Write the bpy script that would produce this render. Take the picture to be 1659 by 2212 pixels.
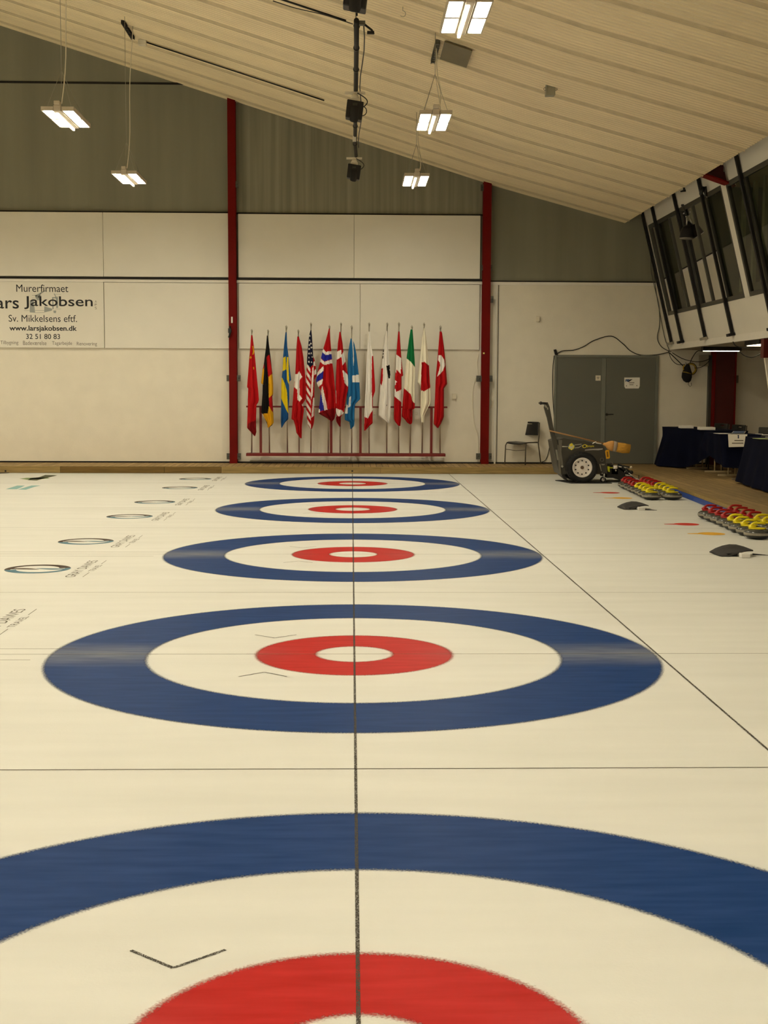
import bpy, bmesh, math, random
import numpy as np
from mathutils import Vector, Matrix
random.seed(4)
for o in list(bpy.data.objects): bpy.data.objects.remove(o)
S = bpy.context.scene
COL = S.collection

# ------------------------------------------------------------------ camera, light, exposure
FPX, PITCH, YAW, ROLL, CAMX, CAMZ = 2810.08, .0935666, .0252868, .00399018, -.0202078, 1.585348
_f = np.array([math.sin(YAW)*math.cos(PITCH), math.cos(YAW)*math.cos(PITCH), -math.sin(PITCH)])
_r = np.array([math.cos(YAW), -math.sin(YAW), 0.]); _u = np.cross(_r, _f)
_r, _u = _r*math.cos(ROLL)+_u*math.sin(ROLL), -_r*math.sin(ROLL)+_u*math.cos(ROLL)
cam = bpy.data.cameras.new('camera'); co = bpy.data.objects.new('camera', cam); COL.objects.link(co)
M4 = Matrix(((_r[0], _u[0], -_f[0], CAMX), (_r[1], _u[1], -_f[1], 0), (_r[2], _u[2], -_f[2], CAMZ), (0, 0, 0, 1)))
co.matrix_world = M4
cam.sensor_fit = 'VERTICAL'; cam.sensor_height = 36; cam.lens = FPX*36/2212
cam.clip_end = 200; cam.clip_start = .05
S.camera = co
S.view_settings.view_transform = 'Standard'; S.view_settings.look = 'None'
S.view_settings.exposure = 0.0; S.view_settings.gamma = 1; S.view_settings.use_curve_mapping = False
w = bpy.data.worlds.new('world'); S.world = w; w.use_nodes = True
w.node_tree.nodes['Background'].inputs[0].default_value = (1, .85, .6, 1)
w.node_tree.nodes['Background'].inputs[1].default_value = .03
LAMP_STRENGTH = 118.0
LAMP_COLOUR = (1.0, .915, .705)
S.cycles.max_bounces = 8; S.cycles.diffuse_bounces = 5; S.cycles.glossy_bounces = 4
S.cycles.transparent_max_bounces = 12
S.cycles.sample_clamp_indirect = 6

def U(u, v, **k):          # a point of the photograph on the world plane X=, Y= or Z=
    d = _f*FPX+_r*(u-829.5)-_u*(v-1106); o = np.array([CAMX, 0, CAMZ])
    (a, c), = k.items(); i = 'XYZ'.index(a)
    return Vector(o+d*(c-o[i])/d[i])

# ------------------------------------------------------------------ helpers
def lin(c): return tuple(((x/255)/12.92 if x <= 10 else (((x/255)+.055)/1.055)**2.4) for x in c)+(1,)
MAT = {}
def mat(name, rgb, rough=.6, metal=0, var=.06, scale=6, bump=0, bscale=60, spec=.4, emit=None, es=0, stretch=None):
    if name in MAT: return MAT[name]
    m = bpy.data.materials.new(name); m.use_nodes = True; MAT[name] = m
    nt = m.node_tree; N = nt.nodes; L = nt.links; b = N['Principled BSDF']
    c = lin(rgb)
    b.inputs['Roughness'].default_value = rough; b.inputs['Metallic'].default_value = metal
    b.inputs['Specular IOR Level'].default_value = spec
    tc = N.new('ShaderNodeTexCoord'); mp = N.new('ShaderNodeMapping')
    if stretch: mp.inputs['Scale'].default_value = stretch
    L.new(tc.outputs['Object'], mp.inputs['Vector'])
    no = N.new('ShaderNodeTexNoise'); no.inputs['Scale'].default_value = scale; no.inputs['Detail'].default_value = 4
    L.new(mp.outputs[0], no.inputs['Vector'])
    rp = N.new('ShaderNodeValToRGB'); rp.color_ramp.elements[0].position = .3; rp.color_ramp.elements[1].position = .7
    rp.color_ramp.elements[0].color = tuple(max(0, x*(1-var)) for x in c[:3])+(1,)
    rp.color_ramp.elements[1].color = tuple(min(1, x*(1+var)) for x in c[:3])+(1,)
    L.new(no.outputs['Fac'], rp.inputs[0]); L.new(rp.outputs[0], b.inputs['Base Color'])
    if bump:
        n2 = N.new('ShaderNodeTexNoise'); n2.inputs['Scale'].default_value = bscale; L.new(mp.outputs[0], n2.inputs['Vector'])
        bp = N.new('ShaderNodeBump'); bp.inputs['Strength'].default_value = bump; bp.inputs['Distance'].default_value = .01
        L.new(n2.outputs['Fac'], bp.inputs['Height']); L.new(bp.outputs[0], b.inputs['Normal'])
    if emit:
        b.inputs['Emission Color'].default_value = tuple(emit)+(1,); b.inputs['Emission Strength'].default_value = es
    return m

def B(): return bmesh.new()
def quad(bm, ps, mi=0):
    f = bm.faces.new([bm.verts.new(p) for p in ps]); f.material_index = mi; return f
def hexa(bm, p, mi=0):      # 8 corners: bottom loop 0-3, top loop 4-7
    v = [bm.verts.new(x) for x in p]
    for a in ((3, 2, 1, 0), (4, 5, 6, 7), (0, 1, 5, 4), (1, 2, 6, 5), (2, 3, 7, 6), (3, 0, 4, 7)):
        bm.faces.new([v[i] for i in a]).material_index = mi
def box(bm, x0, x1, y0, y1, z0, z1, mi=0):
    hexa(bm, [(x0, y0, z0), (x1, y0, z0), (x1, y1, z0), (x0, y1, z0), (x0, y0, z1), (x1, y0, z1), (x1, y1, z1), (x0, y1, z1)], mi)
def frame_of(d):
    d = Vector(d).normalized(); a = Vector((0, 0, 1)) if abs(d.z) < .9 else Vector((1, 0, 0))
    s = d.cross(a).normalized(); return s, s.cross(d).normalized()
def tube(bm, pts, r, n=8, mi=0, caps=True):
    pts = [Vector(p) for p in pts]; rs = r if isinstance(r, (list, tuple)) else [r]*len(pts); rings = []
    s = None
    for i, p in enumerate(pts):
        d = (pts[min(i+1, len(pts)-1)]-pts[max(i-1, 0)]).normalized()
        if s is None: s, t = frame_of(d)
        else:
            s = (s-d*s.dot(d)).normalized(); t = s.cross(d)
        rings.append([bm.verts.new(p+(s*math.cos(2*math.pi*k/n)+t*math.sin(2*math.pi*k/n))*rs[i]) for k in range(n)])
    for a, b in zip(rings, rings[1:]):
        for k in range(n):
            f = bm.faces.new((a[k], a[(k+1) % n], b[(k+1) % n], b[k])); f.material_index = mi; f.smooth = True
    if caps:
        bm.faces.new(rings[0][::-1]).material_index = mi; bm.faces.new(rings[-1]).material_index = mi
def lathe(bm, prof, c=(0, 0, 0), axis='Z', n=32, mis=None):
    c = Vector(c); rings = []
    def P(r, h, a):
        x, y = r*math.cos(a), r*math.sin(a)
        return c+Vector({'Z': (x, y, h), 'Y': (x, h, y), 'X': (h, x, y)}[axis])
    for r, h in prof:
        rings.append([bm.verts.new(P(r, h, 0))] if r < 1e-6 else [bm.verts.new(P(r, h, 2*math.pi*k/n)) for k in range(n)])
    for i, (a, b) in enumerate(zip(rings, rings[1:])):
        for k in range(n):
            q = (k+1) % n
            vs = [a[0], b[q], b[k]] if len(a) == 1 else ([a[k], a[q], b[0]] if len(b) == 1 else [a[k], a[q], b[q], b[k]])
            if len(a) == 1 and len(b) == 1: continue
            f = bm.faces.new(vs); f.smooth = True; f.material_index = mis[i] if mis else 0
def prism(bm, pts, off, mi=0):
    pts = [Vector(p) for p in pts]; off = Vector(off)
    a = [bm.verts.new(p) for p in pts]; b = [bm.verts.new(p+off) for p in pts]; n = len(pts)
    bm.faces.new(a).material_index = mi; bm.faces.new(b[::-1]).material_index = mi
    for i in range(n): bm.faces.new((a[i], b[i], b[(i+1) % n], a[(i+1) % n])).material_index = mi
def ring(bm, r0, r1, z, n=128, cx=0, cy=0, a0=0, a1=2*math.pi):
    full = abs(a1-a0-2*math.pi) < 1e-6; m = n if full else n+1
    A = [[bm.verts.new((cx+r*math.cos(a0+(a1-a0)*k/n), cy+r*math.sin(a0+(a1-a0)*k/n), z)) for k in range(m)] for r in (r0, r1)]
    for k in range(n):
        q = (k+1) % m; bm.faces.new((A[0][k], A[1][k], A[1][q], A[0][q]))
def wl(o):
    v = Vector((0, 0, 0))
    while o: v += o.location; o = o.parent
    return v
def obj(name, bm, m, parent=None, smooth=False, bevel=0, label=None):
    me = bpy.data.meshes.new(name)
    if parent: bmesh.ops.translate(bm, verts=bm.verts, vec=-wl(parent))
    bmesh.ops.recalc_face_normals(bm, faces=bm.faces)
    bm.to_mesh(me); bm.free()
    for x in (m if isinstance(m, (list, tuple)) else [m]): me.materials.append(x)
    if smooth:
        for p in me.polygons: p.use_smooth = True
    o = bpy.data.objects.new(name, me); COL.objects.link(o); o.parent = parent
    if bevel:
        b = o.modifiers.new('bevel', 'BEVEL'); b.width = bevel; b.segments = 2; b.limit_method = 'ANGLE'
    if label: o['label'] = label
    return o
def tag(o, label, cat, group=None, kind=None):
    o['label'] = label; o['category'] = cat
    if group: o['group'] = group
    if kind: o['kind'] = kind
    return o
def thing(name, label, cat, loc=(0, 0, 0), group=None):
    o = bpy.data.objects.new(name, None); COL.objects.link(o); o.location = loc; o.empty_display_size = .1
    return tag(o, label, cat, group)
def struct(o, label=None):
    o['kind'] = 'structure'
    if label: o['label'] = label; o['category'] = o.name.split('_')[0].split('.')[0]
    return o
def dup(root, loc=None, rotz=None, label=None, group=None):
    r = root.copy(); COL.objects.link(r)
    if loc is not None: r.location = loc
    if rotz is not None: r.rotation_euler = (0, 0, rotz)
    if label: r['label'] = label
    if group: r['group'] = group
    def rec(a, b):
        for ch in list(a.children):
            c = ch.copy(); COL.objects.link(c); c.parent = b; rec(ch, c)
    rec(root, r); return r
def text(name, body, m, parent, fit, bold=False, thick=.002):
    """fit(p) maps the unit box (0..1, 0..1, depth) of the lettering to the world"""
    cu = bpy.data.curves.new('t', 'FONT'); cu.body = body; cu.resolution_u = 4
    cu.offset = (.02 if bold is True else bold) if bold else 0
    t = bpy.data.objects.new('t', cu); COL.objects.link(t); bpy.context.view_layer.update()
    me = bpy.data.meshes.new_from_object(t.evaluated_get(bpy.context.evaluated_depsgraph_get()))
    bpy.data.objects.remove(t); bpy.data.curves.remove(cu)
    xs = [v.co.x for v in me.vertices]; ys = [v.co.y for v in me.vertices]
    x0, x1, y0, y1 = min(xs), max(xs), min(ys), max(ys); wv = wl(parent) if parent else Vector()
    bm = bmesh.new(); bm.from_mesh(me)
    for v in bm.verts: v.co = Vector(fit((v.co.x-x0)/(x1-x0), (v.co.y-y0)/(y1-y0)))
    bpy.data.meshes.remove(me)
    return obj(name, bm, m, parent)

# ------------------------------------------------------------------ places
HY = [2.952+4.7755*k for k in range(5)]          # centres of the five houses, along +Y
YW = 26.0                                        # rear wall
YF = 24.64                                       # front of the wooden deck along the rear wall
DZ = .125                                        # deck height
def edge_x(y): return 4.06+.048*y                # inner edge of the side deck
def roof(x):
    if x > 2.57: return 5.64-.2686*(x-2.57)
    if x > -11: return 6.437-.31*x
    return 6.437+.31*11-.31*(-11-x)
XL, XR, YB = -24.0, 9.6, -5.0

# ------------------------------------------------------------------ materials
def ice_material():
    m = bpy.data.materials.new('ice'); m.use_nodes = True; MAT['ice'] = m
    nt = m.node_tree; N = nt.nodes; L = nt.links; b = N['Principled BSDF']
    tc = N.new('ShaderNodeTexCoord')
    mp = N.new('ShaderNodeMapping'); mp.inputs['Scale'].default_value = (.5, 3, 1); L.new(tc.outputs['Object'], mp.inputs[0])
    n1 = N.new('ShaderNodeTexNoise'); n1.inputs['Scale'].default_value = 1.6; n1.inputs['Detail'].default_value = 6; L.new(mp.outputs[0], n1.inputs[0])
    rp = N.new('ShaderNodeValToRGB'); rp.color_ramp.elements[0].position = .3; rp.color_ramp.elements[1].position = .7
    rp.color_ramp.elements[0].color = (.625, .625, .59, 1); rp.color_ramp.elements[1].color = (.675, .675, .64, 1)
    L.new(n1.outputs[0], rp.inputs[0]); L.new(rp.outputs[0], b.inputs['Base Color'])
    b.inputs['Roughness'].default_value = .5; b.inputs['Specular IOR Level'].default_value = .035
    n2 = N.new('ShaderNodeTexNoise'); n2.inputs['Scale'].default_value = 90; L.new(tc.outputs['Object'], n2.inputs[0])
    bp = N.new('ShaderNodeBump'); bp.inputs['Strength'].default_value = .12; bp.inputs['Distance'].default_value = .004
    L.new(n2.outputs[0], bp.inputs['Height']); L.new(bp.outputs[0], b.inputs['Normal'])
    return m
def paint_material(name, rgb, inner=None, outer=None, soft=.02, alpha=1.0, speck=0.0, wear=0.0):
    """paint frozen into the ice: ice gloss on top, ragged edge, rubbed away along the sheet's centre line"""
    m = bpy.data.materials.new(name); m.use_nodes = True; MAT[name] = m
    nt = m.node_tree; N = nt.nodes; L = nt.links; b = N['Principled BSDF']
    b.inputs['Roughness'].default_value = .5; b.inputs['Specular IOR Level'].default_value = .035
    tc = N.new('ShaderNodeTexCoord'); c = lin(rgb)
    mp = N.new('ShaderNodeMapping'); mp.inputs['Scale'].default_value = (.35, 2.2, 1); L.new(tc.outputs['Object'], mp.inputs[0])
    n1 = N.new('ShaderNodeTexNoise'); n1.inputs['Scale'].default_value = 9; n1.inputs['Detail'].default_value = 8; L.new(mp.outputs[0], n1.inputs[0])
    rp = N.new('ShaderNodeValToRGB'); rp.color_ramp.elements[0].position = .25; rp.color_ramp.elements[1].position = .78
    rp.color_ramp.elements[0].color = tuple(x*.85 for x in c[:3])+(1,); rp.color_ramp.elements[1].color = tuple(min(1, x*1.15+.012) for x in c[:3])+(1,)
    L.new(n1.outputs[0], rp.inputs[0])
    col = rp.outputs[0]
    sep = N.new('ShaderNodeSeparateXYZ'); L.new(tc.outputs['Object'], sep.inputs[0])
    def mth(op, a, bb=None, cl=False):
        x = N.new('ShaderNodeMath'); x.operation = op; x.use_clamp = cl
        for i, q in enumerate((a, bb)):
            if q is None: continue
            if isinstance(q, (int, float)): x.inputs[i].default_value = q
            else: L.new(q, x.inputs[i])
        return x.outputs[0]
    if wear:      # rubbed band around the centre line, growing towards the outer ends of the ring
        ay = mth('ABSOLUTE', sep.outputs[1]); ax = mth('ABSOLUTE', sep.outputs[0])
        band = mth('SUBTRACT', 1, mth('MULTIPLY', ay, 2.6), True)
        side = mth('MULTIPLY', mth('SUBTRACT', ax, .3), .9, True)
        k = mth('MULTIPLY', mth('MULTIPLY', band, side), mth('MULTIPLY', n1.outputs[0], wear*2), True)
        mx = N.new('ShaderNodeMixRGB'); L.new(k, mx.inputs[0]); L.new(col, mx.inputs[1]); mx.inputs[2].default_value = (.20, .21, .23, 1); col = mx.outputs[0]
    L.new(col, b.inputs['Base Color'])
    a = None
    if inner is not None:
        vl = N.new('ShaderNodeVectorMath'); vl.operation = 'LENGTH'; L.new(tc.outputs['Object'], vl.inputs[0])
        n3 = N.new('ShaderNodeTexNoise'); n3.inputs['Scale'].default_value = 130; n3.inputs['Detail'].default_value = 4; L.new(tc.outputs['Object'], n3.inputs[0])
        jit = mth('MULTIPLY', mth('SUBTRACT', n3.outputs[0], .5), soft*1.5)
        ln = mth('ADD', vl.outputs['Value'], jit)
        a1 = mth('DIVIDE', mth('SUBTRACT', ln, inner), soft, True); a2 = mth('DIVIDE', mth('SUBTRACT', outer, ln), soft, True)
        a = mth('MULTIPLY', a1, a2)
    if speck:
        n4 = N.new('ShaderNodeTexNoise'); n4.inputs['Scale'].default_value = 260; L.new(tc.outputs['Object'], n4.inputs[0])
        a4 = mth('MULTIPLY', mth('SUBTRACT', n4.outputs[0], speck), 7, True)
        a = a4 if a is None else mth('MULTIPLY', a, a4)
    if alpha < 1: a = mth('MULTIPLY', a, alpha) if a is not None else None
    if a is not None: L.new(a, b.inputs['Alpha'])
    elif alpha < 1: b.inputs['Alpha'].default_value = alpha
    return m
ICE = ice_material()
BLUE = paint_material('blue_ring_paint', (14, 52, 106), 1.22, 1.83, .03, wear=.6)
RED = paint_material('red_ring_paint', (174, 30, 26), .215, .605, .03, wear=.5)
LINE = paint_material('line_paint', (70, 66, 60), speck=.36)
LINE2 = paint_material('divider_paint', (84, 72, 58), alpha=.85)
FAINT = paint_material('worn_line_paint', (120, 108, 86), alpha=.42)
GREYP = paint_material('logo_grey_paint', (105, 98, 88), alpha=.75)
BROWNP = paint_material('logo_brown_paint', (64, 50, 40)); TEALP = paint_material('logo_teal_paint', (84, 118, 134))
PALEB = paint_material('pale_blue_paint', (140, 185, 185), alpha=.8)
DGREEN = paint_material('dark_green_paint', (70, 74, 52)); LGREEN = paint_material('light_green_paint', (120, 140, 90))
REDDOT = paint_material('red_dot_paint', (196, 60, 50)); YELDOT = paint_material('yellow_dot_paint', (222, 170, 60))
WHITE = mat('white_panel', (226, 222, 212), .55, var=.02, scale=2)
WHITE2 = mat('white_wall', (228, 222, 208), .7, var=.03, scale=3, bump=.15, bscale=30)
WHITE_RAIL = mat('white_rail', (232, 228, 220), .5, var=.02)
CONC = mat('grey_fibre_cement', (132, 130, 114), .85, var=.09, scale=2.2, bump=.05, stretch=(1.3, 1, .10))
CONC2 = mat('streaked_fibre_cement', (136, 133, 116), .85, var=.22, scale=3.5, bump=.05, stretch=(2.6, 1, .06))
REDST = mat('red_painted_steel', (106, 12, 7), .55, var=.08, scale=3, spec=.1)
DRED = mat('dark_red_wood', (112, 26, 22), .5, var=.1)
BLACK = mat('black_plastic', (22, 21, 20), .45, var=.1)
BLACKM = mat('black_metal', (17, 14, 12), .6, var=.1)
DARKG = mat('dark_gap', (30, 26, 22), .8)
FRAMEG = mat('window_frame_grey', (58, 57, 50), .45)
GREYB = mat('grey_bracket', (86, 86, 80), .45, metal=.4)
DOORG = mat('grey_door', (100, 101, 93), .5, var=.03, scale=2, bump=.05)
DOORF = mat('grey_door_frame', (116, 118, 110), .5)
GALV = mat('galvanised_metal', (170, 165, 150), .4, metal=.7)
CHROME = mat('steel_pole', (205, 202, 195), .28, metal=.9)
CREAM = mat('cream_enamel', (226, 218, 200), .4)
NAVY = mat('navy_cloth', (9, 13, 34), .9, var=.2, scale=3, bump=.1, spec=.1)
PAPER = mat('paper', (236, 232, 226), .8, var=.02)
RUBBER = mat('rubber', (46, 44, 44), .75, var=.1, scale=20)
BLUEV = mat('blue_vinyl', (30, 66, 150), .45, var=.15, scale=5)

def wood(name, rgb, pitch, gap=.06, axis=0):
    m = mat(name, rgb, .7, var=.22, scale=5, stretch=(6, .45, 6) if axis == 0 else (.5, 8, 8), bump=.1, bscale=20, spec=.2)
    nt = m.node_tree; N = nt.nodes; L = nt.links; b = N['Principled BSDF']
    if pitch:
        tc = N.new('ShaderNodeTexCoord'); sp = N.new('ShaderNodeSeparateXYZ'); L.new(tc.outputs['Object'], sp.inputs[0])
        d = N.new('ShaderNodeMath'); d.operation = 'DIVIDE'; L.new(sp.outputs[0], d.inputs[0]); d.inputs[1].default_value = pitch
        fr = N.new('ShaderNodeMath'); fr.operation = 'FRACT'; L.new(d.outputs[0], fr.inputs[0])
        lt = N.new('ShaderNodeMath'); lt.operation = 'LESS_THAN'; L.new(fr.outputs[0], lt.inputs[0]); lt.inputs[1].default_value = gap
        fl = N.new('ShaderNodeMath'); fl.operation = 'FLOOR'; L.new(d.outputs[0], fl.inputs[0])
        wn = N.new('ShaderNodeTexWhiteNoise'); wn.noise_dimensions = '1D'; L.new(fl.outputs[0], wn.inputs['W'])
        ml = N.new('ShaderNodeMixRGB'); ml.blend_type = 'MULTIPLY'; ml.inputs[0].default_value = .25
        src = b.inputs['Base Color'].links[0].from_socket
        L.new(src, ml.inputs[1]); L.new(wn.outputs[0], ml.inputs[2])
        mx = N.new('ShaderNodeMixRGB'); L.new(lt.outputs[0], mx.inputs[0]); L.new(ml.outputs[0], mx.inputs[1]); mx.inputs[2].default_value = (.03, .022, .012, 1)
        L.new(mx.outputs[0], b.inputs['Base Color'])
    return m
DECK = wood('deck_boards', (168, 142, 98), .115, .07)
DECKS = wood('side_deck_boards', (152, 128, 88), .14, .035)
FASC = wood('fascia_timber', (142, 120, 76), 0, axis=1)
FASC2 = wood('dark_fascia_timber', (106, 84, 44), 0, axis=1)

# ------------------------------------------------------------------ ice and its markings
bm = B(); pts = [(XL, YB), (edge_x(YB), YB), (edge_x(YF), YF), (XL, YF)]
prism(bm, [(x, y, 0) for x, y in pts], (0, 0, -.1)); floor = struct(obj('floor', bm, ICE), 'pale curling ice with painted rings and lines'); floor['category'] = 'ice'
ICEL = ['nearest the camera, cut off at the bottom', 'second from the camera, shown whole', 'third from the camera', 'fourth from the camera', 'farthest, by the wooden deck']
proto = None
for k, y in enumerate(HY):
    if proto is None:
        h = bpy.data.objects.new('curling_house', None); COL.objects.link(h); h.parent = floor; h.location = (0, y, 0)
        bm = B(); ring(bm, 1.18, 1.87, .0008, cy=y); obj('blue_ring', bm, BLUE, h)
        bm = B(); ring(bm, .17, .65, .0008, cy=y); obj('red_ring', bm, RED, h)
        for s in (1, -1):
            bm = B()
            for a, b_ in (((-.643, .62), (-.508, .505)), ((-.508, .505), (-.375, .62))):
                d = Vector((b_[0]-a[0], b_[1]-a[1], 0)).normalized(); n = Vector((-d.y, d.x, 0))*.006
                A, C_ = Vector((a[0], a[1], 0)), Vector((b_[0], b_[1], 0))
                q = [A-n, C_-n, C_+n, A+n]
                quad(bm, [Vector((p.x, y+s*p.y, .0012)) for p in q])
            obj('corner_mark', bm, LINE, h)
        proto = h
    else:
        h = dup(proto, (0, y, 0))
    h['label'] = 'blue and red curling house '+ICEL[k]
def strip(name, x0, x1, y0, y1, m, z=.0016):
    bm = B(); quad(bm, [(x0, y0, z), (x1, y0, z), (x1, y1, z), (x0, y1, z)]); return obj(name, bm, m, floor)
strip('tee_line', -.006, .006, YB, YF, LINE); strip('back_line', 1.826, 1.838, YB, YF, LINE)
for k in range(5):
    y = HY[k]+4.7755/2
    if y < YF: strip('divider_line', XL, edge_x(y), y-.004, y+.004, LINE2)
    for dy, x1 in ((0, edge_x(y)), (.165, -1.7), (-.165, -1.9)):
        strip('centre_line', XL, x1, HY[k]+dy-.007, HY[k]+dy+.007, FAINT, .0012)
# sponsor marks frozen in the ice
logo = None
for k in range(5):
    for s in (-1, 1):
        y = HY[k]+s*1.046
        if logo is None:
            g = bpy.data.objects.new('ice_logo', None); COL.objects.link(g); g.parent = floor; g.location = (-2.785, y, 0)
            cx, z = -2.785, .001
            def arc(r0, r1, a0, a1, w0, w1, m_, nm, n=40):
                bm = B(); A = []
                for i in range(n+1):
                    t = i/n; a = a0+(a1-a0)*t; wd = w0+(w1-w0)*t
                    A.append((bm.verts.new((cx+.285*math.cos(a), y+.285*math.sin(a), z)), bm.verts.new((cx+(.285-wd)*math.cos(a), y+(.285-wd)*math.sin(a), z))))
                for i in range(n): bm.faces.new((A[i][0], A[i+1][0], A[i+1][1], A[i][1]))
                obj(nm, bm, m_, g)
            arc(0, 0, math.radians(15), math.radians(195), .10, .05, BROWNP, 'logo_arc')
            arc(0, 0, math.radians(195), math.radians(375), .10, .05, TEALP, 'logo_arc')
            for nm, m_, sg in (('logo_swoosh', BROWNP, 1), ('logo_swoosh', TEALP, -1)):
                bm = B(); n = 16; A = []
                for i in range(n+1):
                    t = i/n; xx = -.25+.27*t; yy = .02+.035*math.sin(math.pi*t)-.05*t*t; wd = .075*math.sin(math.pi*(.15+.8*t))
                    A.append((bm.verts.new((cx+sg*xx, y+sg*yy, z+.0002)), bm.verts.new((cx+sg*xx, y+sg*(yy-wd), z+.0002))))
                for i in range(n): bm.faces.new((A[i][0], A[i+1][0], A[i+1][1], A[i][1]))
                obj(nm, bm, m_, g)
            text('logo_lettering', 'GRAY DAWES', GREYP, g, lambda a, b_: (-2.36-.085*b_, y-.512+1.077*a, .0012))
            text('logo_lettering', 'TRAVEL', GREYP, g, lambda a, b_: (-2.265-.05*b_, y-.16+.42*a, .0012))
            bm = B()
            for a, b_ in ((-.50, -.22), (.32, .57)): quad(bm, [(-2.292, y+a, z), (-2.286, y+a, z), (-2.286, y+b_, z), (-2.292, y+b_, z)])
            obj('logo_rule', bm, GREYP, g); logo = g
        else: g = dup(logo, (-2.785, y, 0))
def decal(name, pts, m):
    bm = B(); bm.faces.new([bm.verts.new(U(a, b_, Z=0)+Vector((0, 0, .001))) for a, b_ in pts]); return obj(name, bm, m, floor)
decal('ice_logo', [(60, 1037.5), (80, 1038), (93, 1034), (118, 1028.5), (124, 1026.8), (98, 1026), (84, 1031), (66, 1033)], DGREEN)
decal('ice_logo', [(42, 1034), (60, 1036.5), (72, 1035), (92, 1034.6), (108, 1033.5), (103, 1031.8), (58, 1032.2)], LGREEN)
decal('ice_logo', [(12, 1057), (37, 1049), (54, 1049), (46, 1053), (36, 1057)], PALEB)
decal('ice_logo', [(38, 1057.6), (56, 1058), (74, 1052), (88, 1048.8), (68, 1048.8), (54, 1053)], PALEB)
def dot(u, v, m, nm):
    c = U(u, v, Z=0); bm = B(); n = 32
    vs = [bm.verts.new((c.x+(.15*math.cos(a) if math.cos(a) > -.5 else .15*math.cos(a)-.12*(abs(math.sin(a)) < .3)), c.y+.15*math.sin(a), .001)) for a in [2*math.pi*i/n for i in range(n)]]
    bm.faces.new(vs); obj(nm, bm, m, floor)
dot(1483, 1132.5, REDDOT, 'red_spot'); dot(1318, 1064.5, REDDOT, 'red_spot'); dot(1537, 1153, YELDOT, 'yellow_spot'); dot(1344, 1076, YELDOT, 'yellow_spot')
bm = B(); P1 = [(-9, 23.7), (-6.75, 24.3), (-6.45, 24.6), (-9, 24.6)]
prism(bm, [(x, y, .012) for x, y in P1], (0, 0, -.01)); tag(obj('floor_mat', bm, RUBBER), 'dark mat on the ice in the far left corner', 'mat')

# ------------------------------------------------------------------ wooden decks
bm = B(); box(bm, XL, edge_x(YF), YF+.035, YW, 0, DZ)
dk = struct(obj('floor', bm, DECK), 'wooden deck of short boards below the rear wall'); dk['category'] = 'deck'
fb = [(XL, U(2, 1015, Y=YF).x-3, FASC), (U(2, 1015, Y=YF).x-3, U(130, 1015, Y=YF).x, FASC), (U(130, 1015, Y=YF).x, U(355, 1015, Y=YF).x, FASC2), (U(355, 1015, Y=YF).x, U(478, 1015, Y=YF).x, FASC2), (U(478, 1015, Y=YF).x, U(822, 1015, Y=YF).x, FASC), (U(822, 1015, Y=YF).x, edge_x(YF), FASC)]
for a, b_, m_ in fb:
    bm = B(); box(bm, a+.003, b_-.003, YF, YF+.035, .003, DZ+.002); obj('fascia_board', bm, m_, dk, bevel=.004)
for u in (761, 12):
    c = U(u, 1017.5, Y=YF); bm = B(); box(bm, c.x-.016, c.x+.016, YF-.004, YF+.01, c.z-.014, c.z+.014); obj('drain_hole', bm, BLACK, dk)
bm = B(); prism(bm, [(edge_x(YB), YB, DZ), (XR, YB, DZ), (XR, YW, DZ), (edge_x(YF), YW, DZ), (edge_x(YF), YF, DZ)], (0, 0, -DZ))
sd = struct(obj('floor', bm, DECKS), 'wooden side deck along the right edge of the ice'); sd['category'] = 'deck'
for i in range(10):
    y0, y1 = YF-3.0*(i+1), YF-3.0*i
    if y0 < YB: break
    bm = B(); prism(bm, [(edge_x(y0)-.03, y0+.004, DZ+.003), (edge_x(y0)+.045, y0+.004, DZ+.003), (edge_x(y1)+.045, y1-.004, DZ+.003), (edge_x(y1)-.03, y1-.004, DZ+.003)], (0, 0, -.05))
    obj('edge_board', bm, FASC, sd, bevel=.004)
    if i == 0: continue
    bm = B(); prism(bm, [(edge_x(y0)-.035, y0, DZ-.049), (edge_x(y0)-.001, y0, DZ-.049), (edge_x(y1)-.001, y1, DZ-.049), (edge_x(y1)-.035, y1, DZ-.049)], (0, 0, -DZ+.052))
    obj('bumper_strip', bm, BLUEV, sd, bevel=.005)

# ------------------------------------------------------------------ shell
bm = B(); quad(bm, [(XL, YW, 0), (XR, YW, 0), (XR, YW, 10.6), (XL, YW, 10.6)])
wb = struct(obj('wall_back', bm, CONC), 'grey streaked upper rear wall above white panels'); wb['category'] = 'wall'
XC1, XC2 = (-2.428, -2.275), (2.553, 2.710)
seam_z = U(200, 179, Y=YW).z
bm = B(); box(bm, XL, roof_x if False else -3.0, YW-.012, YW, seam_z-.02, seam_z+.02); obj('panel_joint', bm, DARKG, wb)
bm = B(); box(bm, XC1[1]+.03, XC2[0], YW-.01, YW, 5.0, 7.2); obj('streaked_panel', bm, CONC2, wb)
bm = B(); box(bm, XL, 6.34, YW-.03, YW, DZ, 3.70); lw = obj('lower_cladding', bm, WHITE2, wb)
bm = B(); box(bm, 6.34, XR, YW-.03, YW, DZ, 2.42); obj('lower_cladding', bm, WHITE2, wb)
bm = B(); box(bm, XC2[1], 6.05, YW-.05, YW-.03, 3.66, 3.72); obj('top_rail', bm, WHITE_RAIL, wb)
bm = B(); box(bm, XL, XR, YW-.05, YW-.03, DZ, DZ+.03); obj('base_joint', bm, DARKG, wb)
x1 = U(1075, 800, Y=YW).x
bm = B(); box(bm, x1-.06, x1-.03, YW-.06, YW-.03, DZ, 3.66); box(bm, x1-.008, x1+.004, YW-.036, YW-.03, DZ, 3.66, 1); obj('wall_batten', bm, [WHITE_RAIL, DARKG], wb)
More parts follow.
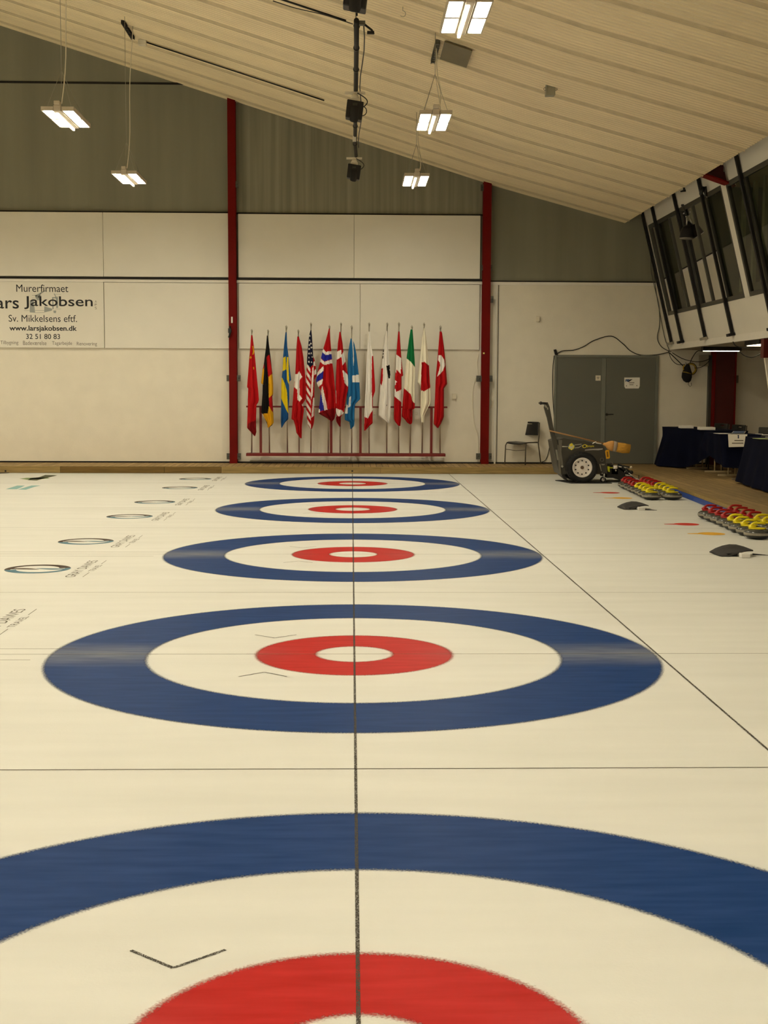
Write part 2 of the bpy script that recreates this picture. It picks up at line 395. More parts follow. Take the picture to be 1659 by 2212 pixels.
# clad panel rows
def panel(x0, x1, z0, z1, label, m=WHITE, yy=YW-.085):
    bm = B(); box(bm, x0+.003, x1-.003, yy, YW-.03, z0, z1)
    o = tag(obj('wall_panel', bm, m, bevel=.005), label, 'panel', kind='structure'); return o
XS = U(224, 600, Y=25.92).x; XM3 = U(765, 500, Y=25.92).x; XM2 = U(778, 650, Y=25.92).x; XE = U(1037, 600, Y=25.92).x
panel(XL, XS, 3.775, 5.01, 'white upper panel left of the seam above the lettered board'); panel(XS, XC1[0]-.0, 3.775, 5.01, 'white upper panel just left of the left red column')
panel(XC1[1]+.03, XM3, 3.775, 5.0, 'white upper panel left half of the bay above the flags'); panel(XM3, XE, 3.775, 5.0, 'white upper panel right half of the bay above the flags')
panel(XS, XC1[0], 2.385, 3.66, 'blank white panel between the lettered board and the left red column')
panel(XC1[1]+.03, XM2, 2.385, 3.66, 'white panel behind the left flag tops'); panel(XM2, XE, 2.385, 3.66, 'white panel behind the right flag tops')
for a, b_ in ((XL, XC1[0]), (XC1[1], XC2[0])):
    bm = B(); box(bm, a, b_, YW-.06, YW-.03, 3.665, 3.772); box(bm, a, b_, YW-.07, YW-.06, 3.725, 3.77, 1); box(bm, a, b_, YW-.10, YW-.06, 3.668, 3.71, 2)
    struct(obj('trim_1', bm, [WHITE_RAIL, DARKG, WHITE_RAIL]), 'white rail with dark gap between the two panel rows')

bm = B(); box(bm, XL, XC1[0], YW-.05, YW-.012, 5.012, 5.04); box(bm, XC1[1], XC2[0], YW-.05, YW-.012, 5.002, 5.03); box(bm, XC2[1], 6.0, YW-.04, YW-.012, 3.72, 3.745); obj('panel_joint', bm, DARKG, wb)
# ceiling: real trapezoid ribs running down the slope
def ceiling():
    m = mat('ribbed_roof_sheet', (232, 217, 182), .36, var=.07, scale=.8, stretch=(.6, 3, 1), spec=.5)
    nt = m.node_tree; N = nt.nodes; L = nt.links; b = N['Principled BSDF']
    b.inputs['Metallic'].default_value = .15
    m2 = mat('roof_sheet_lap', (200, 184, 150), .4, var=.1, spec=.4)
    bm = B(); pitch = .1065; lap = 1.065; prof = []
    y = YB-.3
    k0 = (13.87-YB) % lap
    ys = []
    n = int((YW-YB+.3)/pitch)+2
    for i in range(n):
        yy = YB-.3+i*pitch
        for t, d in ((0, 0), (.30, 0), (.42, .014), (.88, .014)):
            ys.append((yy+t*pitch, d))
    ys = [(min(a, YW), d) for a, d in ys if a < YW+.02]
    xs = [XL, -17, -11, -7, -3, 0, 2.57, 5.377]
    rows = []
    for yv, d in ys:
        ph = ((yv-13.87) % lap)/lap
        dd = -.018 if (ph < .06 or ph > .95) else 0
        rows.append([bm.verts.new((x, yv, roof(x)+d+dd)) for x in xs])
    for (a, b_, (yv, d)) in zip(rows, rows[1:], ys):
        ph = ((yv+.02-13.87) % lap)/lap
        for i in range(len(xs)-1):
            f = bm.faces.new((a[i], a[i+1], b_[i+1], b_[i])); f.material_index = 1 if (ph < .10 or ph > .93) else 0
    quad(bm, [(5.377, YB, roof(5.377)), (5.377, YW, roof(5.377)), (5.377, YW, 5.6), (5.377, YB, 5.6)])
    quad(bm, [(5.377, YB, 5.6), (5.377, YW, 5.6), (XR, YW, 5.6), (XR, YB, 5.6)])
    return struct(obj('ceiling', bm, [m, m2]), 'sloping cream ribbed sheet ceiling')
ceiling()
bm = B(); quad(bm, [(XL, YB, 0), (XL, YW, 0), (XL, YW, 10), (XL, YB, 10)]); struct(obj('wall_left', bm, WHITE2))
bm = B(); quad(bm, [(XL, YB, 0), (XR, YB, 0), (XR, YB, 10.5), (XL, YB, 10.5)]); struct(obj('wall_front', bm, WHITE2))
bm = B(); quad(bm, [(XR, YB, 0), (XR, YW, 0), (XR, YW, 6), (XR, YB, 6)]); struct(obj('wall_right', bm, WHITE2))

# red steel columns
def column(x0, x1, ztop, label, brackets, y0=YW-.20, web=False):
    t = thing('steel_column', label, 'column', ((x0+x1)/2, (y0+YW)/2, DZ)); t['kind'] = 'structure'
    bm = B(); box(bm, x0, x1, y0, y0+.014, DZ, ztop); obj('flange', bm, REDST, t)
    xm = (x0+x1)/2; bm = B(); box(bm, xm-.006, xm+.006, y0+.014, YW-.03, DZ, ztop); obj('web', bm, REDST, t)
    bm = B(); box(bm, x0, x1, YW-.042, YW-.03, DZ, ztop); obj('flange', bm, REDST, t)
    for s, z, w_, h_ in brackets:
        xx = x0-w_ if s < 0 else x1
        bm = B(); box(bm, xx, xx+w_, y0+.01, y0+.05, z-h_/2, z+h_/2)
        lathe(bm, [(0, 0), (.014, 0), (.014, -.012), (0, -.014)], (xx+w_/2, y0+.01, z), 'Y', 8)
        obj('bracket', bm, GREYB, t)
    return t
zc1, zc2 = roof(-2.35)+.02, roof(2.63)+.02
z_ = lambda u, v: U(u, v, Y=25.8).z
c1 = column(*XC1, zc1, 'red steel column left of the flags', [(1, z_(517, 398), .05, .12), (-1, z_(500, 817), .05, .12), (1, z_(517, 817), .07, .12), (-1, z_(500, 986), .06, .12), (1, z_(517, 986), .07, .12)])
c2 = column(*XC2, zc2, 'red steel column right of the flags', [(-1, z_(1041, 405), .055, .12), (1, z_(1058, 578), .03, .10), (-1, z_(1041, 578), .03, .10), (1, z_(1057, 647), .06, .13), (-1, z_(1034, 818), .10, .12), (1, z_(1054, 818), .06, .12), (-1, z_(1031, 986), .09, .12), (1, z_(1052, 986), .06, .12)])
c3x0, c3x1 = U(1540, 850, Y=25.75).x, U(1588, 850, Y=25.75).x
t = thing('steel_column', 'broad dark red column under the viewing gallery', 'column', ((c3x0+c3x1)/2, 25.8, DZ)); t['kind'] = 'structure'
bm = B(); box(bm, c3x0, c3x1, 25.72, 25.734, DZ, 2.38); obj('flange', bm, mat('deep_red_paint', (72, 12, 8), .5), t)
bm = B(); box(bm, c3x0, c3x0+.03, 25.70, 25.97, DZ, 2.38); box(bm, c3x1-.03, c3x1, 25.70, 25.97, DZ, 2.38); obj('flange', bm, REDST, t)
bm = B(); box(bm, c3x1, c3x1+.05, 25.72, 25.76, 1.75, 1.90); obj('bracket', bm, GREYB, t)
bm = B(); box(bm, c3x0-.06, c3x0-.004, 25.85, 25.97, DZ, 2.3); obj('side_post', bm, FRAMEG, t)
bm = B(); box(bm, c3x0-.24, c3x0-.07, 25.86, 25.965, 2.08, 2.3); tag(obj('junction_box', bm, mat('beige_box', (150, 142, 122), .6), bevel=.006), 'beige junction box high beside the broad dark red column', 'junction box')
# small fittings on the red columns
p = U(499, 716, Y=25.78); bm = B(); tube(bm, [(p.x-.02, p.y-.02, p.z+.1), (p.x, p.y-.05, p.z), (p.x-.04, p.y-.03, p.z-.12)], .018, 8); box(bm, p.x-.05, p.x-.01, p.y-.06, p.y-.02, p.z-.03, p.z+.06)
tag(obj('cable_bundle', bm, BLACK), 'black cable bundle on the left red column', 'cable')
p = U(501, 691, Y=25.78); bm = B(); box(bm, p.x-.015, p.x+.015, p.y-.006, p.y, p.z-.06, p.z+.06); tag(obj('sticker', bm, PAPER), 'small pale label on the left red column', 'sticker')
p = U(1045, 763, Y=25.79); bm = B(); box(bm, p.x-.015, p.x+.015, p.y-.01, p.y+.005, p.z-.015, p.z+.015); tag(obj('sticker', bm, mat('yellow_tag', (220, 200, 120), .6)), 'tiny yellowish tag on the right red column', 'sticker')

# lettered board
yb = YW-.10
sb = thing('sign_board', 'white board with black builder lettering on the rear wall', 'sign', (U(20, 680, Y=yb).x, yb, 3.0))
zb1, zb0 = 3.665, 2.385
bm = B(); box(bm, U(-80, 680, Y=yb).x, XS-.006, yb, YW-.03, zb0, zb1); obj('board', bm, WHITE, sb, bevel=.004)
INK = mat('black_lettering', (20, 20, 26), .6); INKG = mat('grey_lettering', (118, 112, 104), .6); INKL = mat('grey_blue_print', (156, 160, 158), .6)
def onboard(name, s, u0, v0, u1, v1, m, bold=False, off=.002, yy=None, parent=None, slope=0):
    Y = (yy or yb)-off
    a, b_ = U(u0, v1, Y=Y), U(u1, v0, Y=Y)
    return text(name, s, m, parent or sb, lambda p, q: (a.x+(b_.x-a.x)*p, Y, a.z+(b_.z-a.z)*q), bold)
onboard('lettering', 'Murerfirmaet', 35.3, 615, 147.3, 630.4, INK)
onboard('lettering', 'Jakobsen', 52.3, 640.5, 200, 667.8, INK, .008, off=.003)
onboard('lettering', 'Lars', -27, 640.5, 40.4, 666.5, INK, .008, off=.003)
for c, v0, v1 in (('A', 648.8, 654), ('P', 655.8, 661), ('S', 662.6, 668)): onboard('lettering', c, 204.8, v0, 209, v1, INKG)
onboard('lettering', 'Sv. Mikkelsens eftf.', 18.8, 680.8, 166, 695, INK)
onboard('lettering', 'www.larsjakobsen.dk', 20.4, 703.8, 166, 717.5, INK, True)
onboard('lettering', '32 51 80 83', 56.4, 721.5, 129.5, 732.3, INK, .006)
onboard('lettering', 'Tilbygning', 1, 736, 39.5, 745.8, INKG); onboard('lettering', 'Badeværelse', 50, 736.5, 100.3, 745.3, INKG)
onboard('lettering', 'Tagarbejde', 112.5, 737.5, 155.5, 747.3, INKG); onboard('lettering', 'Renovering', 166, 738.8, 209.5, 748.3, INKG)
bm = B()
def sk(pts):
    bm.faces.new([bm.verts.new(U(580*0+a/6.38, 580+b_/6.38, Y=yb-.0012)) for a, b_ in pts])
sk([(480, 370), (560, 365), (575, 435), (510, 440)]); sk([(410, 440), (465, 440), (485, 610), (410, 605)]); sk([(610, 520), (720, 555), (715, 580), (610, 605)])
sk([(480, 370), (590, 320), (600, 325), (500, 385)]); sk([(330, 578), (410, 578), (410, 582), (330, 582)]); sk([(720, 395), (800, 395), (800, 410), (735, 410)])
sk([(718, 395), (735, 395), (740, 560), (722, 560)]); sk([(770, 410), (800, 410), (800, 545), (775, 545)]); sk([(735, 580), (775, 580), (770, 615), (740, 612)])
for i in range(14):
    a0, a1 = math.pi*(.02+.075*i*.9), math.pi*(.02+.075*(i+.95)*.9)
    P = lambda a, r: (650+r*math.cos(a), 420-r*.95*math.sin(a))
    if i in (3, 4, 5, 6, 7): continue
    sk([P(a0, 128), P(a0, 116), P(a1, 116), P(a1, 128)])
for y0 in (368, 405): sk([(440, y0), (500, y0), (500, y0+5), (440, y0+5)])
for y0 in (352, 385, 555): sk([(760, y0), (840, y0), (840, y0+4), (760, y0+4)])
sk([(485, 575), (610, 575), (610, 580), (485, 580)]); sk([(485, 608), (610, 604), (610, 609), (485, 613)])
obj('arch_drawing', bm, INKL, sb)

# small wall fittings
def wbox(name, u, v, w_, h_, label, cat, m=CREAM, d=.05):
    p = U(u, v, Y=YW-.05); bm = B(); box(bm, p.x-w_/2, p.x+w_/2, YW-.03-d, YW-.03, p.z-h_/2, p.z+h_/2); return tag(obj(name, bm, m, bevel=.006), label, cat)
wbox('sensor_box', 1162, 689, .075, .10, 'small cream box high on the white wall left of the double doors', 'box')
wbox('wall_socket', 981, 856, .09, .10, 'white socket box right of the crescent flag', 'socket')
for i, (u, lab) in enumerate(((808, 'left'), (847, 'middle'), (899, 'right'))):
    wbox('round_socket', u, 893, .05, .05, '%s one of three small white sockets behind the flag rack' % lab, 'socket', d=.02)
# low ledge under the rack
bm = B(); box(bm, U(540, 990, Y=YW).x, U(958, 990, Y=YW).x, YW-.07, YW-.03, DZ+.06, DZ+.12); obj('skirting_ledge', bm, WHITE_RAIL, wb)

# ------------------------------------------------------------------ flag rack and flags
YFL = 25.58
rk = thing('flag_rack', 'dark red wooden rack holding the row of flags', 'rack', (-.12, 25.7, DZ))
a, b_ = U(532, 982, Y=YFL), U(962, 982, Y=YFL)
bm = B(); box(bm, a.x, b_.x, YFL-.07, YFL+.20, a.z-.025, a.z+.03); obj('lower_rail', bm, DRED, rk, bevel=.004)
zt = U(750, 879, Y=YFL+.1).z
bm = B(); box(bm, U(532, 879, Y=YFL+.1).x, U(966, 879, Y=YFL+.1).x, YFL+.06, YFL+.16, zt-.016, zt+.016); obj('upper_rail', bm, DRED, rk, bevel=.003)
for u in (563.5, 715.5, 778.7, 931.6):
    x = U(u, 930, Y=YFL+.15).x; bm = B(); box(bm, x-.024, x+.024, YFL+.10, YFL+.16, a.z+.03, zt-.016); obj('post', bm, DRED, rk)
for x in (a.x+.35, 0, b_.x-.35):
    bm = B(); box(bm, x-.02, x+.02, YFL+.19, YW-.03, a.z-.02, a.z+.02); obj('wall_stay', bm, DRED, rk)

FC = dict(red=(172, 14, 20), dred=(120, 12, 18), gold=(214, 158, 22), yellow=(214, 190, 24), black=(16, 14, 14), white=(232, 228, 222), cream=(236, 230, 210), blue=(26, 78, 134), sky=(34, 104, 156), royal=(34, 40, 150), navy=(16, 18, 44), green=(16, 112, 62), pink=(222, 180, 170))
FM = {k: mat('flag_'+k, v, .75, var=.04, spec=.15, bump=.05, bscale=80) for k, v in FC.items()}
SEQ = list(FC)
CR = {'A': (520, 690), 'B': (650, 690), 'C': (780, 690)}
def inpoly(x, y, P):
    c = False; j = len(P)-1
    for i in range(len(P)):
        if (P[i][1] > y) != (P[j][1] > y) and x < (P[j][0]-P[i][0])*(y-P[i][1])/(P[j][1]-P[i][1])+P[i][0]: c = not c
        j = i
    return c
def flag(desc, crop, fin, foot, outline, base, regs, folds=2.2, ph=0., fn=None):
    ox, oy = CR[crop]; sc = 6.9118
    T = lambda a, b_, Y: U(ox+a/sc, oy+b_/sc, Y=Y)
    top, bot = T(*fin, YFL), T(foot[0], foot[1], YFL)
    t = thing('flag', desc, 'flag', (bot.x, YFL, bot.z), 'flags standing in the rack')
    bm = B(); tube(bm, [bot-Vector((0, 0, .02)), top], .0125, 10); obj('pole', bm, CHROME, t)
    bm = B(); tube(bm, [top-Vector((0, 0, .02)), top+Vector((0, 0, .03))], [.012, .018], 8); tube(bm, [top+Vector((-.016, 0, .025)), top+Vector((0, 0, .055)), top+Vector((.016, 0, .02)), top+Vector((.008, 0, -.03))], .006, 6)
    obj('finial', bm, GALV, t)
    ny, nx = 130, 34
    ys = np.linspace(outline[0][0], outline[-1][0], ny+1)
    o = np.array(outline, float); L_ = np.interp(ys, o[:, 0], o[:, 1]); R_ = np.interp(ys, o[:, 0], o[:, 2])
    mats = []; bm = B(); g = []
    for j, y in enumerate(ys):
        row = []; f = j/ny; wid = (R_[j]-L_[j])/sc/110
        for i in range(nx+1):
            s = i/nx; x = L_[j]+(R_[j]-L_[j])*s
            A = min(.045, .16*wid)*(.35+.65*f)
            d = A*math.sin(2*math.pi*folds*s+ph+1.5*f)+.35*A*math.sin(2*math.pi*folds*2.3*s+2*ph-3*f)
            d += -.05*math.sin(math.pi*s)*min(1, wid*4)
            row.append(bm.verts.new(T(x, y, YFL-.028+d)))
        g.append(row)
    for j in range(ny):
        for i in range(nx):
            s = (i+.5)/nx; x = (L_[j]+L_[j+1])/2*(1-s)+(R_[j]+R_[j+1])/2*s; y = (ys[j]+ys[j+1])/2
            c = base
            if fn: c = fn(x, y) or c
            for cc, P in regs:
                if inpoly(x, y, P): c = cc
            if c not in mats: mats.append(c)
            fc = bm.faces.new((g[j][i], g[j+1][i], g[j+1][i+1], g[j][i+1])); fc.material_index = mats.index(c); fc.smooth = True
    q = obj('cloth', bm, [FM[c] for c in mats], t)
    md = q.modifiers.new('solid', 'SOLIDIFY'); md.thickness = .004
    return t
def star(x, y, r, n=5):
    return [(x+(r if k % 2 == 0 else r*.45)*math.sin(math.pi*k/n), y-(r if k % 2 == 0 else r*.45)*math.cos(math.pi*k/n)) for k in range(2*n)]
flag('plain red flag with small yellow stars, far left of the rack', 'A', (165, 185), (165, 1990), [(235, 155, 175), (400, 145, 195), (560, 130, 212), (800, 112, 235), (1010, 95, 255), (1030, 112, 258), (1200, 105, 272), (1240, 105, 262), (1275, 105, 236), (1500, 98, 230), (1620, 95, 232), (1680, 150, 235), (1742, 205, 215)], 'red',
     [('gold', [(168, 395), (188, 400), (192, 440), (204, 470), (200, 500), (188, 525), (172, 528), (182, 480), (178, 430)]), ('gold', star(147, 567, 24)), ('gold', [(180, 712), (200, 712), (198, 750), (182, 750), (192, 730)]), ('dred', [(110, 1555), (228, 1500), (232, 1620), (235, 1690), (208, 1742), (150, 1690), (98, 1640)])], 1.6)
flag('black, red and gold flag, second from the left', 'A', (408, 190), (430, 1990), [(240, 390, 402), (400, 378, 425), (530, 362, 442), (640, 348, 455), (720, 335, 462), (745, 325, 466), (800, 320, 472), (955, 303, 484), (968, 328, 484), (1110, 325, 486), (1150, 322, 472), (1390, 305, 486), (1415, 330, 488), (1540, 385, 492), (1580, 398, 470), (1615, 402, 418)], 'black',
     [('red', [(385, 565), (400, 545), (428, 525), (475, 800), (412, 862), (398, 740)]), ('gold', [(412, 862), (476, 805), (495, 1110), (418, 1172)]), ('red', [(418, 1172), (474, 1130), (490, 1400), (430, 1300)]), ('gold', [(420, 1290), (486, 1400), (500, 1545), (400, 1625), (395, 1540), (320, 1410), (405, 1405)]), ('gold', [(300, 735), (350, 725), (333, 975), (290, 975)]), ('red', [(345, 645), (354, 720), (325, 750), (330, 690)])], 1.8, 1)
flag('blue flag with yellow cross, third from the left', 'A', (680, 130), (698, 1990), [(190, 668, 685), (400, 645, 695), (560, 632, 715), (760, 625, 735), (905, 608, 754), (932, 607, 722), (1180, 603, 726), (1400, 600, 712), (1490, 598, 712), (1540, 600, 660), (1615, 605, 615)], 'blue',
     [('yellow', [(635, 572), (672, 552), (684, 740), (624, 775)]), ('yellow', [(690, 560), (710, 560), (724, 985), (690, 900), (684, 740)]), ('yellow', [(600, 890), (615, 865), (660, 960), (690, 1070), (714, 1410), (670, 1330), (605, 1180)])], 1.5, 2)
flag('red flag with white square-armed cross, fourth from the left', 'A', (860, 190), (872, 1990), [(255, 845, 868), (400, 832, 910), (560, 825, 935), (800, 815, 960), (1000, 795, 975), (1180, 780, 975), (1260, 772, 925), (1350, 765, 945), (1490, 757, 925), (1503, 790, 922), (1600, 820, 912), (1690, 832, 912), (1775, 895, 910)], 'red',
     [('white', [(812, 810), (850, 815), (872, 770), (918, 855), (880, 910), (882, 1130), (920, 1180), (880, 1225), (845, 1200), (845, 1050), (800, 1010)]), ('white', [(918, 1262), (945, 1290), (940, 1312), (912, 1272)])], 2.3, .5)
def usa(x, y):
    cut = 665+(x-988)*.95 if x < 1040 else 715-(x-1040)*.9
    if y < cut: return 'navy'
    if x < 1042+(y-700)*.006:
        return 'white' if ((y-1.55*(x-988)-655) % 118) < 62 else 'red'
    return 'red'
flag('navy starred flag with red and white stripes, fifth from the left', 'A', (1048, 85), (1048, 1990), [(160, 1042, 1055), (230, 1022, 1062), (400, 1005, 1073), (560, 992, 1082), (590, 990, 1100), (680, 988, 1120), (850, 975, 1130), (900, 972, 1100), (1240, 975, 1095), (1350, 978, 1100), (1400, 985, 1098), (1500, 990, 1095), (1570, 1000, 1085), (1635, 1040, 1060)], 'red',
     [('white', star(*p, 17)) for p in ((1031, 245), (1028, 312), (1047, 360), (1024, 382), (1056, 418), (1022, 440), (1020, 508), (1053, 505), (1018, 570), (1066, 560), (1018, 632), (1056, 640))]+[('red', [(1078, 560), (1100, 590), (1104, 620), (1085, 640)]), ('white', [(1085, 640), (1104, 625), (1115, 690), (1086, 700)]), ('white', [(1072, 720), (1086, 705), (1088, 900), (1075, 1130), (1050, 1190), (1058, 900)]), ('white', [(1098, 760), (1128, 740), (1128, 815), (1095, 830)]), ('white', [(1082, 1165), (1100, 1165), (1090, 1440), (1055, 1465)])], 2, 1.2, usa)
flag('red flag with blue and white cross, broad folds, sixth from the left', 'B', (425, 125), (408, 1990), [(135, 418, 432), (300, 375, 440), (430, 335, 450), (620, 290, 468), (650, 282, 470), (780, 250, 488), (920, 228, 500), (990, 250, 505), (1010, 262, 508), (1060, 295, 512), (1200, 288, 522), (1350, 270, 520), (1395, 262, 520), (1420, 295, 515), (1480, 400, 500), (1520, 450, 468)], 'red',
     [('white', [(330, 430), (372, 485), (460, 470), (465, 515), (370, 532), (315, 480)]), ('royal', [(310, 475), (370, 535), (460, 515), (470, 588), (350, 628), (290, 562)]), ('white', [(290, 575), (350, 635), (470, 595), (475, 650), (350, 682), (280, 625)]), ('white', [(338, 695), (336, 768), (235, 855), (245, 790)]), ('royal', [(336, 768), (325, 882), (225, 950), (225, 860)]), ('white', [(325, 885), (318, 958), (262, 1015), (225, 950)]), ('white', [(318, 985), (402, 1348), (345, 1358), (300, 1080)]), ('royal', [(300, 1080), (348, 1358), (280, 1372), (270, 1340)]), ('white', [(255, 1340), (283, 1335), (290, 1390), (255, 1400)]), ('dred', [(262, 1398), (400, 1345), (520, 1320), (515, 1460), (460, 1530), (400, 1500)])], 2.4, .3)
flag('red flag with white cross arms, seventh from the left', 'B', (598, 85), (585, 1990), [(185, 578, 592), (350, 555, 622), (480, 545, 635), (620, 535, 665), (700, 530, 680), (830, 525, 700), (1010, 522, 712), (1080, 520, 695), (1200, 520, 668), (1390, 525, 640), (1450, 540, 600), (1460, 525, 595), (1520, 530, 595), (1570, 560, 592), (1600, 580, 592)], 'red',
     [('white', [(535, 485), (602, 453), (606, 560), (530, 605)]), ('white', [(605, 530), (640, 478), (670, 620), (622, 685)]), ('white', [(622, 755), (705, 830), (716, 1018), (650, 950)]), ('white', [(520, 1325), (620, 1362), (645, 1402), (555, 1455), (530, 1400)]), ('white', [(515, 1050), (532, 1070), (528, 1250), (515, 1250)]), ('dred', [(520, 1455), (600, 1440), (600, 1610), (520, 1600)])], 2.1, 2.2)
flag('sky blue flag with white diagonals, eighth from the left', 'B', (758, 130), (758, 1990), [(285, 742, 765), (370, 725, 800), (520, 702, 830), (820, 695, 865), (940, 692, 875), (1190, 685, 885), (1260, 680, 815), (1300, 672, 805), (1400, 655, 800), (1500, 655, 800), (1530, 725, 800), (1590, 735, 795), (1635, 740, 750)], 'sky',
     [('white', [(760, 285), (778, 300), (795, 600), (782, 710), (775, 450)]), ('white', [(768, 838), (865, 825), (880, 935), (768, 942)]), ('white', [(725, 1160), (752, 1145), (740, 1302), (706, 1315)]), ('white', [(672, 1270), (702, 1280), (697, 1412), (648, 1402)])], 2.6, .9)
flag('white over red flag, mostly white, ninth from the left', 'B', (1018, 85), (1018, 1990), [(180, 110+900-2, 128+900-2)]+[(y, l+898, r+898) for y, l, r in ((400, 98, 150), (540, 88, 178), (700, 80, 190), (1000, 70, 208), (1070, 65, 208), (1170, 62, 175), (1400, 52, 172), (1460, 50, 172), (1550, 50, 172), (1590, 50, 120), (1660, 50, 60))], 'white',
     [('red', [(x+898, y) for x, y in P]) for P in ([(160, 560), (180, 535), (215, 1060), (178, 1175), (178, 1290), (165, 1335), (162, 1000)], [(176, 1345), (178, 1560), (48, 1670), (55, 1455), (100, 1478)])], 1.7, .2)
flag('white flag with black bars and a red edge, tenth from the left', 'C', (390, 85), (383, 1990), [(170, 372, 388), (400, 342, 402), (450, 332, 408), (600, 315, 415), (700, 305, 425), (900, 288, 440), (1100, 275, 440), (1300, 262, 440), (1430, 260, 435), (1480, 310, 428), (1520, 370, 425), (1550, 405, 420)], 'white',
     [('black', [(328, 450), (343, 450), (341, 485), (326, 485)]), ('black', [(325, 497), (340, 497), (337, 532), (322, 532)]), ('black', [(320, 545), (335, 545), (331, 582), (316, 582)]), ('red', [(298, 740), (326, 722), (325, 900), (308, 985), (280, 950)]), ('black', [(375, 690), (425, 682), (427, 760), (436, 780), (432, 875), (408, 880)]), ('black', [(372, 1268), (400, 1285), (380, 1290)])], 2.2, 1.6)
flag('red and white flag with a maple leaf, eleventh from the left', 'C', (565, 85), (562, 1990), [(180, 555, 575), (400, 535, 590), (540, 525, 600), (700, 518, 615), (840, 510, 630), (850, 508, 605), (1050, 500, 605), (1250, 492, 603), (1490, 490, 598), (1540, 515, 592), (1590, 560, 585)], 'red',
     [('white', [(515, 515), (600, 578), (600, 750), (588, 745), (592, 815), (555, 775), (530, 745), (524, 795), (510, 790)]), ('white', [(495, 900), (515, 912), (538, 932), (515, 950), (522, 968), (500, 990), (495, 1000)]), ('white', [(490, 1040), (515, 1042), (527, 1080), (610, 1045), (610, 1245), (490, 1140)])], 1.6, 2.5)
flag('green, white and red flag, twelfth from the left', 'C', (758, 130), (732, 1990), [(150, 740, 768), (300, 715, 780), (570, 680, 798), (710, 668, 805), (850, 655, 805), (1030, 638, 800), (1250, 620, 802), (1330, 615, 800), (1345, 612, 765), (1450, 608, 765), (1490, 650, 765), (1540, 690, 762), (1565, 730, 745)], 'cream',
     [('green', [(650, 100), (820, 100), (820, 722), (805, 716), (745, 635), (672, 574)]), ('red', [(600, 1020), (638, 1023), (745, 1120), (760, 1210), (812, 1262), (812, 1600), (590, 1600)])], 2.3, .7)
flag('white flag with a big red disc, thirteenth from the left', 'C', (940, 90), (910, 1990), [(130, 938, 950), (300, 910, 975), (500, 885, 995), (700, 865, 1015), (940, 838, 1025), (990, 880, 1030), (1050, 888, 1033), (1200, 886, 1035), (1250, 885, 1030), (1430, 885, 940), (1540, 900, 935)], 'cream',
     [('red', [(905, 642), (945, 632), (1018, 692), (1034, 1018), (940, 1074), (890, 1055)])], 1.9, 1.9)
flag('red flag with a white crescent, far right of the rack', 'C', (1185, 130), (1180, 1990), [(180, 1172, 1200), (210, 1170, 1210), (400, 1155, 1235), (600, 1140, 1255), (800, 1120, 1270), (960, 1110, 1283), (1030, 1108, 1235), (1250, 1100, 1235), (1450, 1092, 1235), (1560, 1088, 1190), (1620, 1140, 1150)], 'red',
     [('white', [(1158, 530), (1200, 540), (1238, 595), (1252, 680), (1220, 770), (1136, 858), (1170, 745), (1183, 680), (1175, 640), (1150, 605)])], 2.0, .1)

# ------------------------------------------------------------------ double doors
dx0, dx1 = U(1197, 850, Y=YW-.04).x, U(1421, 850, Y=YW-.04).x; dz1 = U(1300, 767, Y=YW-.04).z
dr = thing('door_1', 'grey double doors in the rear wall', 'door', ((dx0+dx1)/2, YW-.03, DZ)); dr['kind'] = 'structure'
bm = B(); y0 = YW-.075
box(bm, dx0, dx0+.04, y0, YW-.03, DZ, dz1); box(bm, dx1-.06, dx1, y0, YW-.03, DZ, dz1); box(bm, dx0+.04, dx1-.06, y0, YW-.03, dz1-.05, dz1); obj('door_frame', bm, DOORF, dr, bevel=.004)
xm = U(1308, 880, Y=y0).x
bm = B(); box(bm, dx0+.042, xm-.003, YW-.062, YW-.03, DZ+.01, dz1-.052); obj('door_leaf', bm, DOORG, dr)
bm = B(); box(bm, xm+.003, dx1-.062, YW-.062, YW-.03, DZ+.01, dz1-.052); l2 = obj('door_leaf', bm, DOORG, dr)
bm = B(); box(bm, xm-.085, xm-.004, YW-.068, YW-.062, DZ+.01, dz1-.07); obj('cover_strip', bm, DOORF, dr)
h = U(1311, 895, Y=YW-.09); bm = B(); lathe(bm, [(0, 0), (.024, 0), (.024, -.012), (0, -.012)], (h.x, YW-.063, h.z), 'Y', 16); tube(bm, [(h.x, YW-.07, h.z), (h.x, YW-.115, h.z), (h.x+.03, YW-.12, h.z), (h.x+.125, YW-.12, h.z)], .009, 8); obj('door_handle', bm, BLACKM, l2)
bm = B(); lathe(bm, [(0, 0), (.018, 0), (.018, -.008), (0, -.008)], (h.x-.01, YW-.063, h.z-.1), 'Y', 16); obj('lock_plate', bm, GREYB, l2)
yd = YW-.07
sg = thing('door_sign', 'small square white sign on the left door leaf', 'sign', U(1292, 816, Y=yd))
a, b_ = U(1286.3, 822.3, Y=yd), U(1297.5, 811, Y=yd); bm = B(); box(bm, a.x, b_.x, yd-.003, yd, a.z, b_.z); obj('plate', bm, CREAM, sg)
bm = B(); c = (a+b_)/2
tube(bm, [(c.x+.018*math.cos(t_)*1.2, yd-.004, c.z+.012+.012*math.sin(t_)) for t_ in [i*.6 for i in range(11)]], .0028, 5); tube(bm, [(c.x-.012, yd-.004, c.z+.002), (c.x, yd-.004, c.z-.012), (c.x+.012, yd-.004, c.z+.002)], .003, 5); tube(bm, [(c.x, yd-.004, c.z-.01), (c.x, yd-.004, c.z-.026)], .003, 5)
obj('pictogram', bm, INK, sg)
sg = thing('door_sign', 'white notice with blue emblem on the right door leaf', 'sign', U(1365, 827, Y=yd))
q = lambda a, b_, o=0: U(1270+a/11.06, 760+b_/11.06, Y=yd-o)
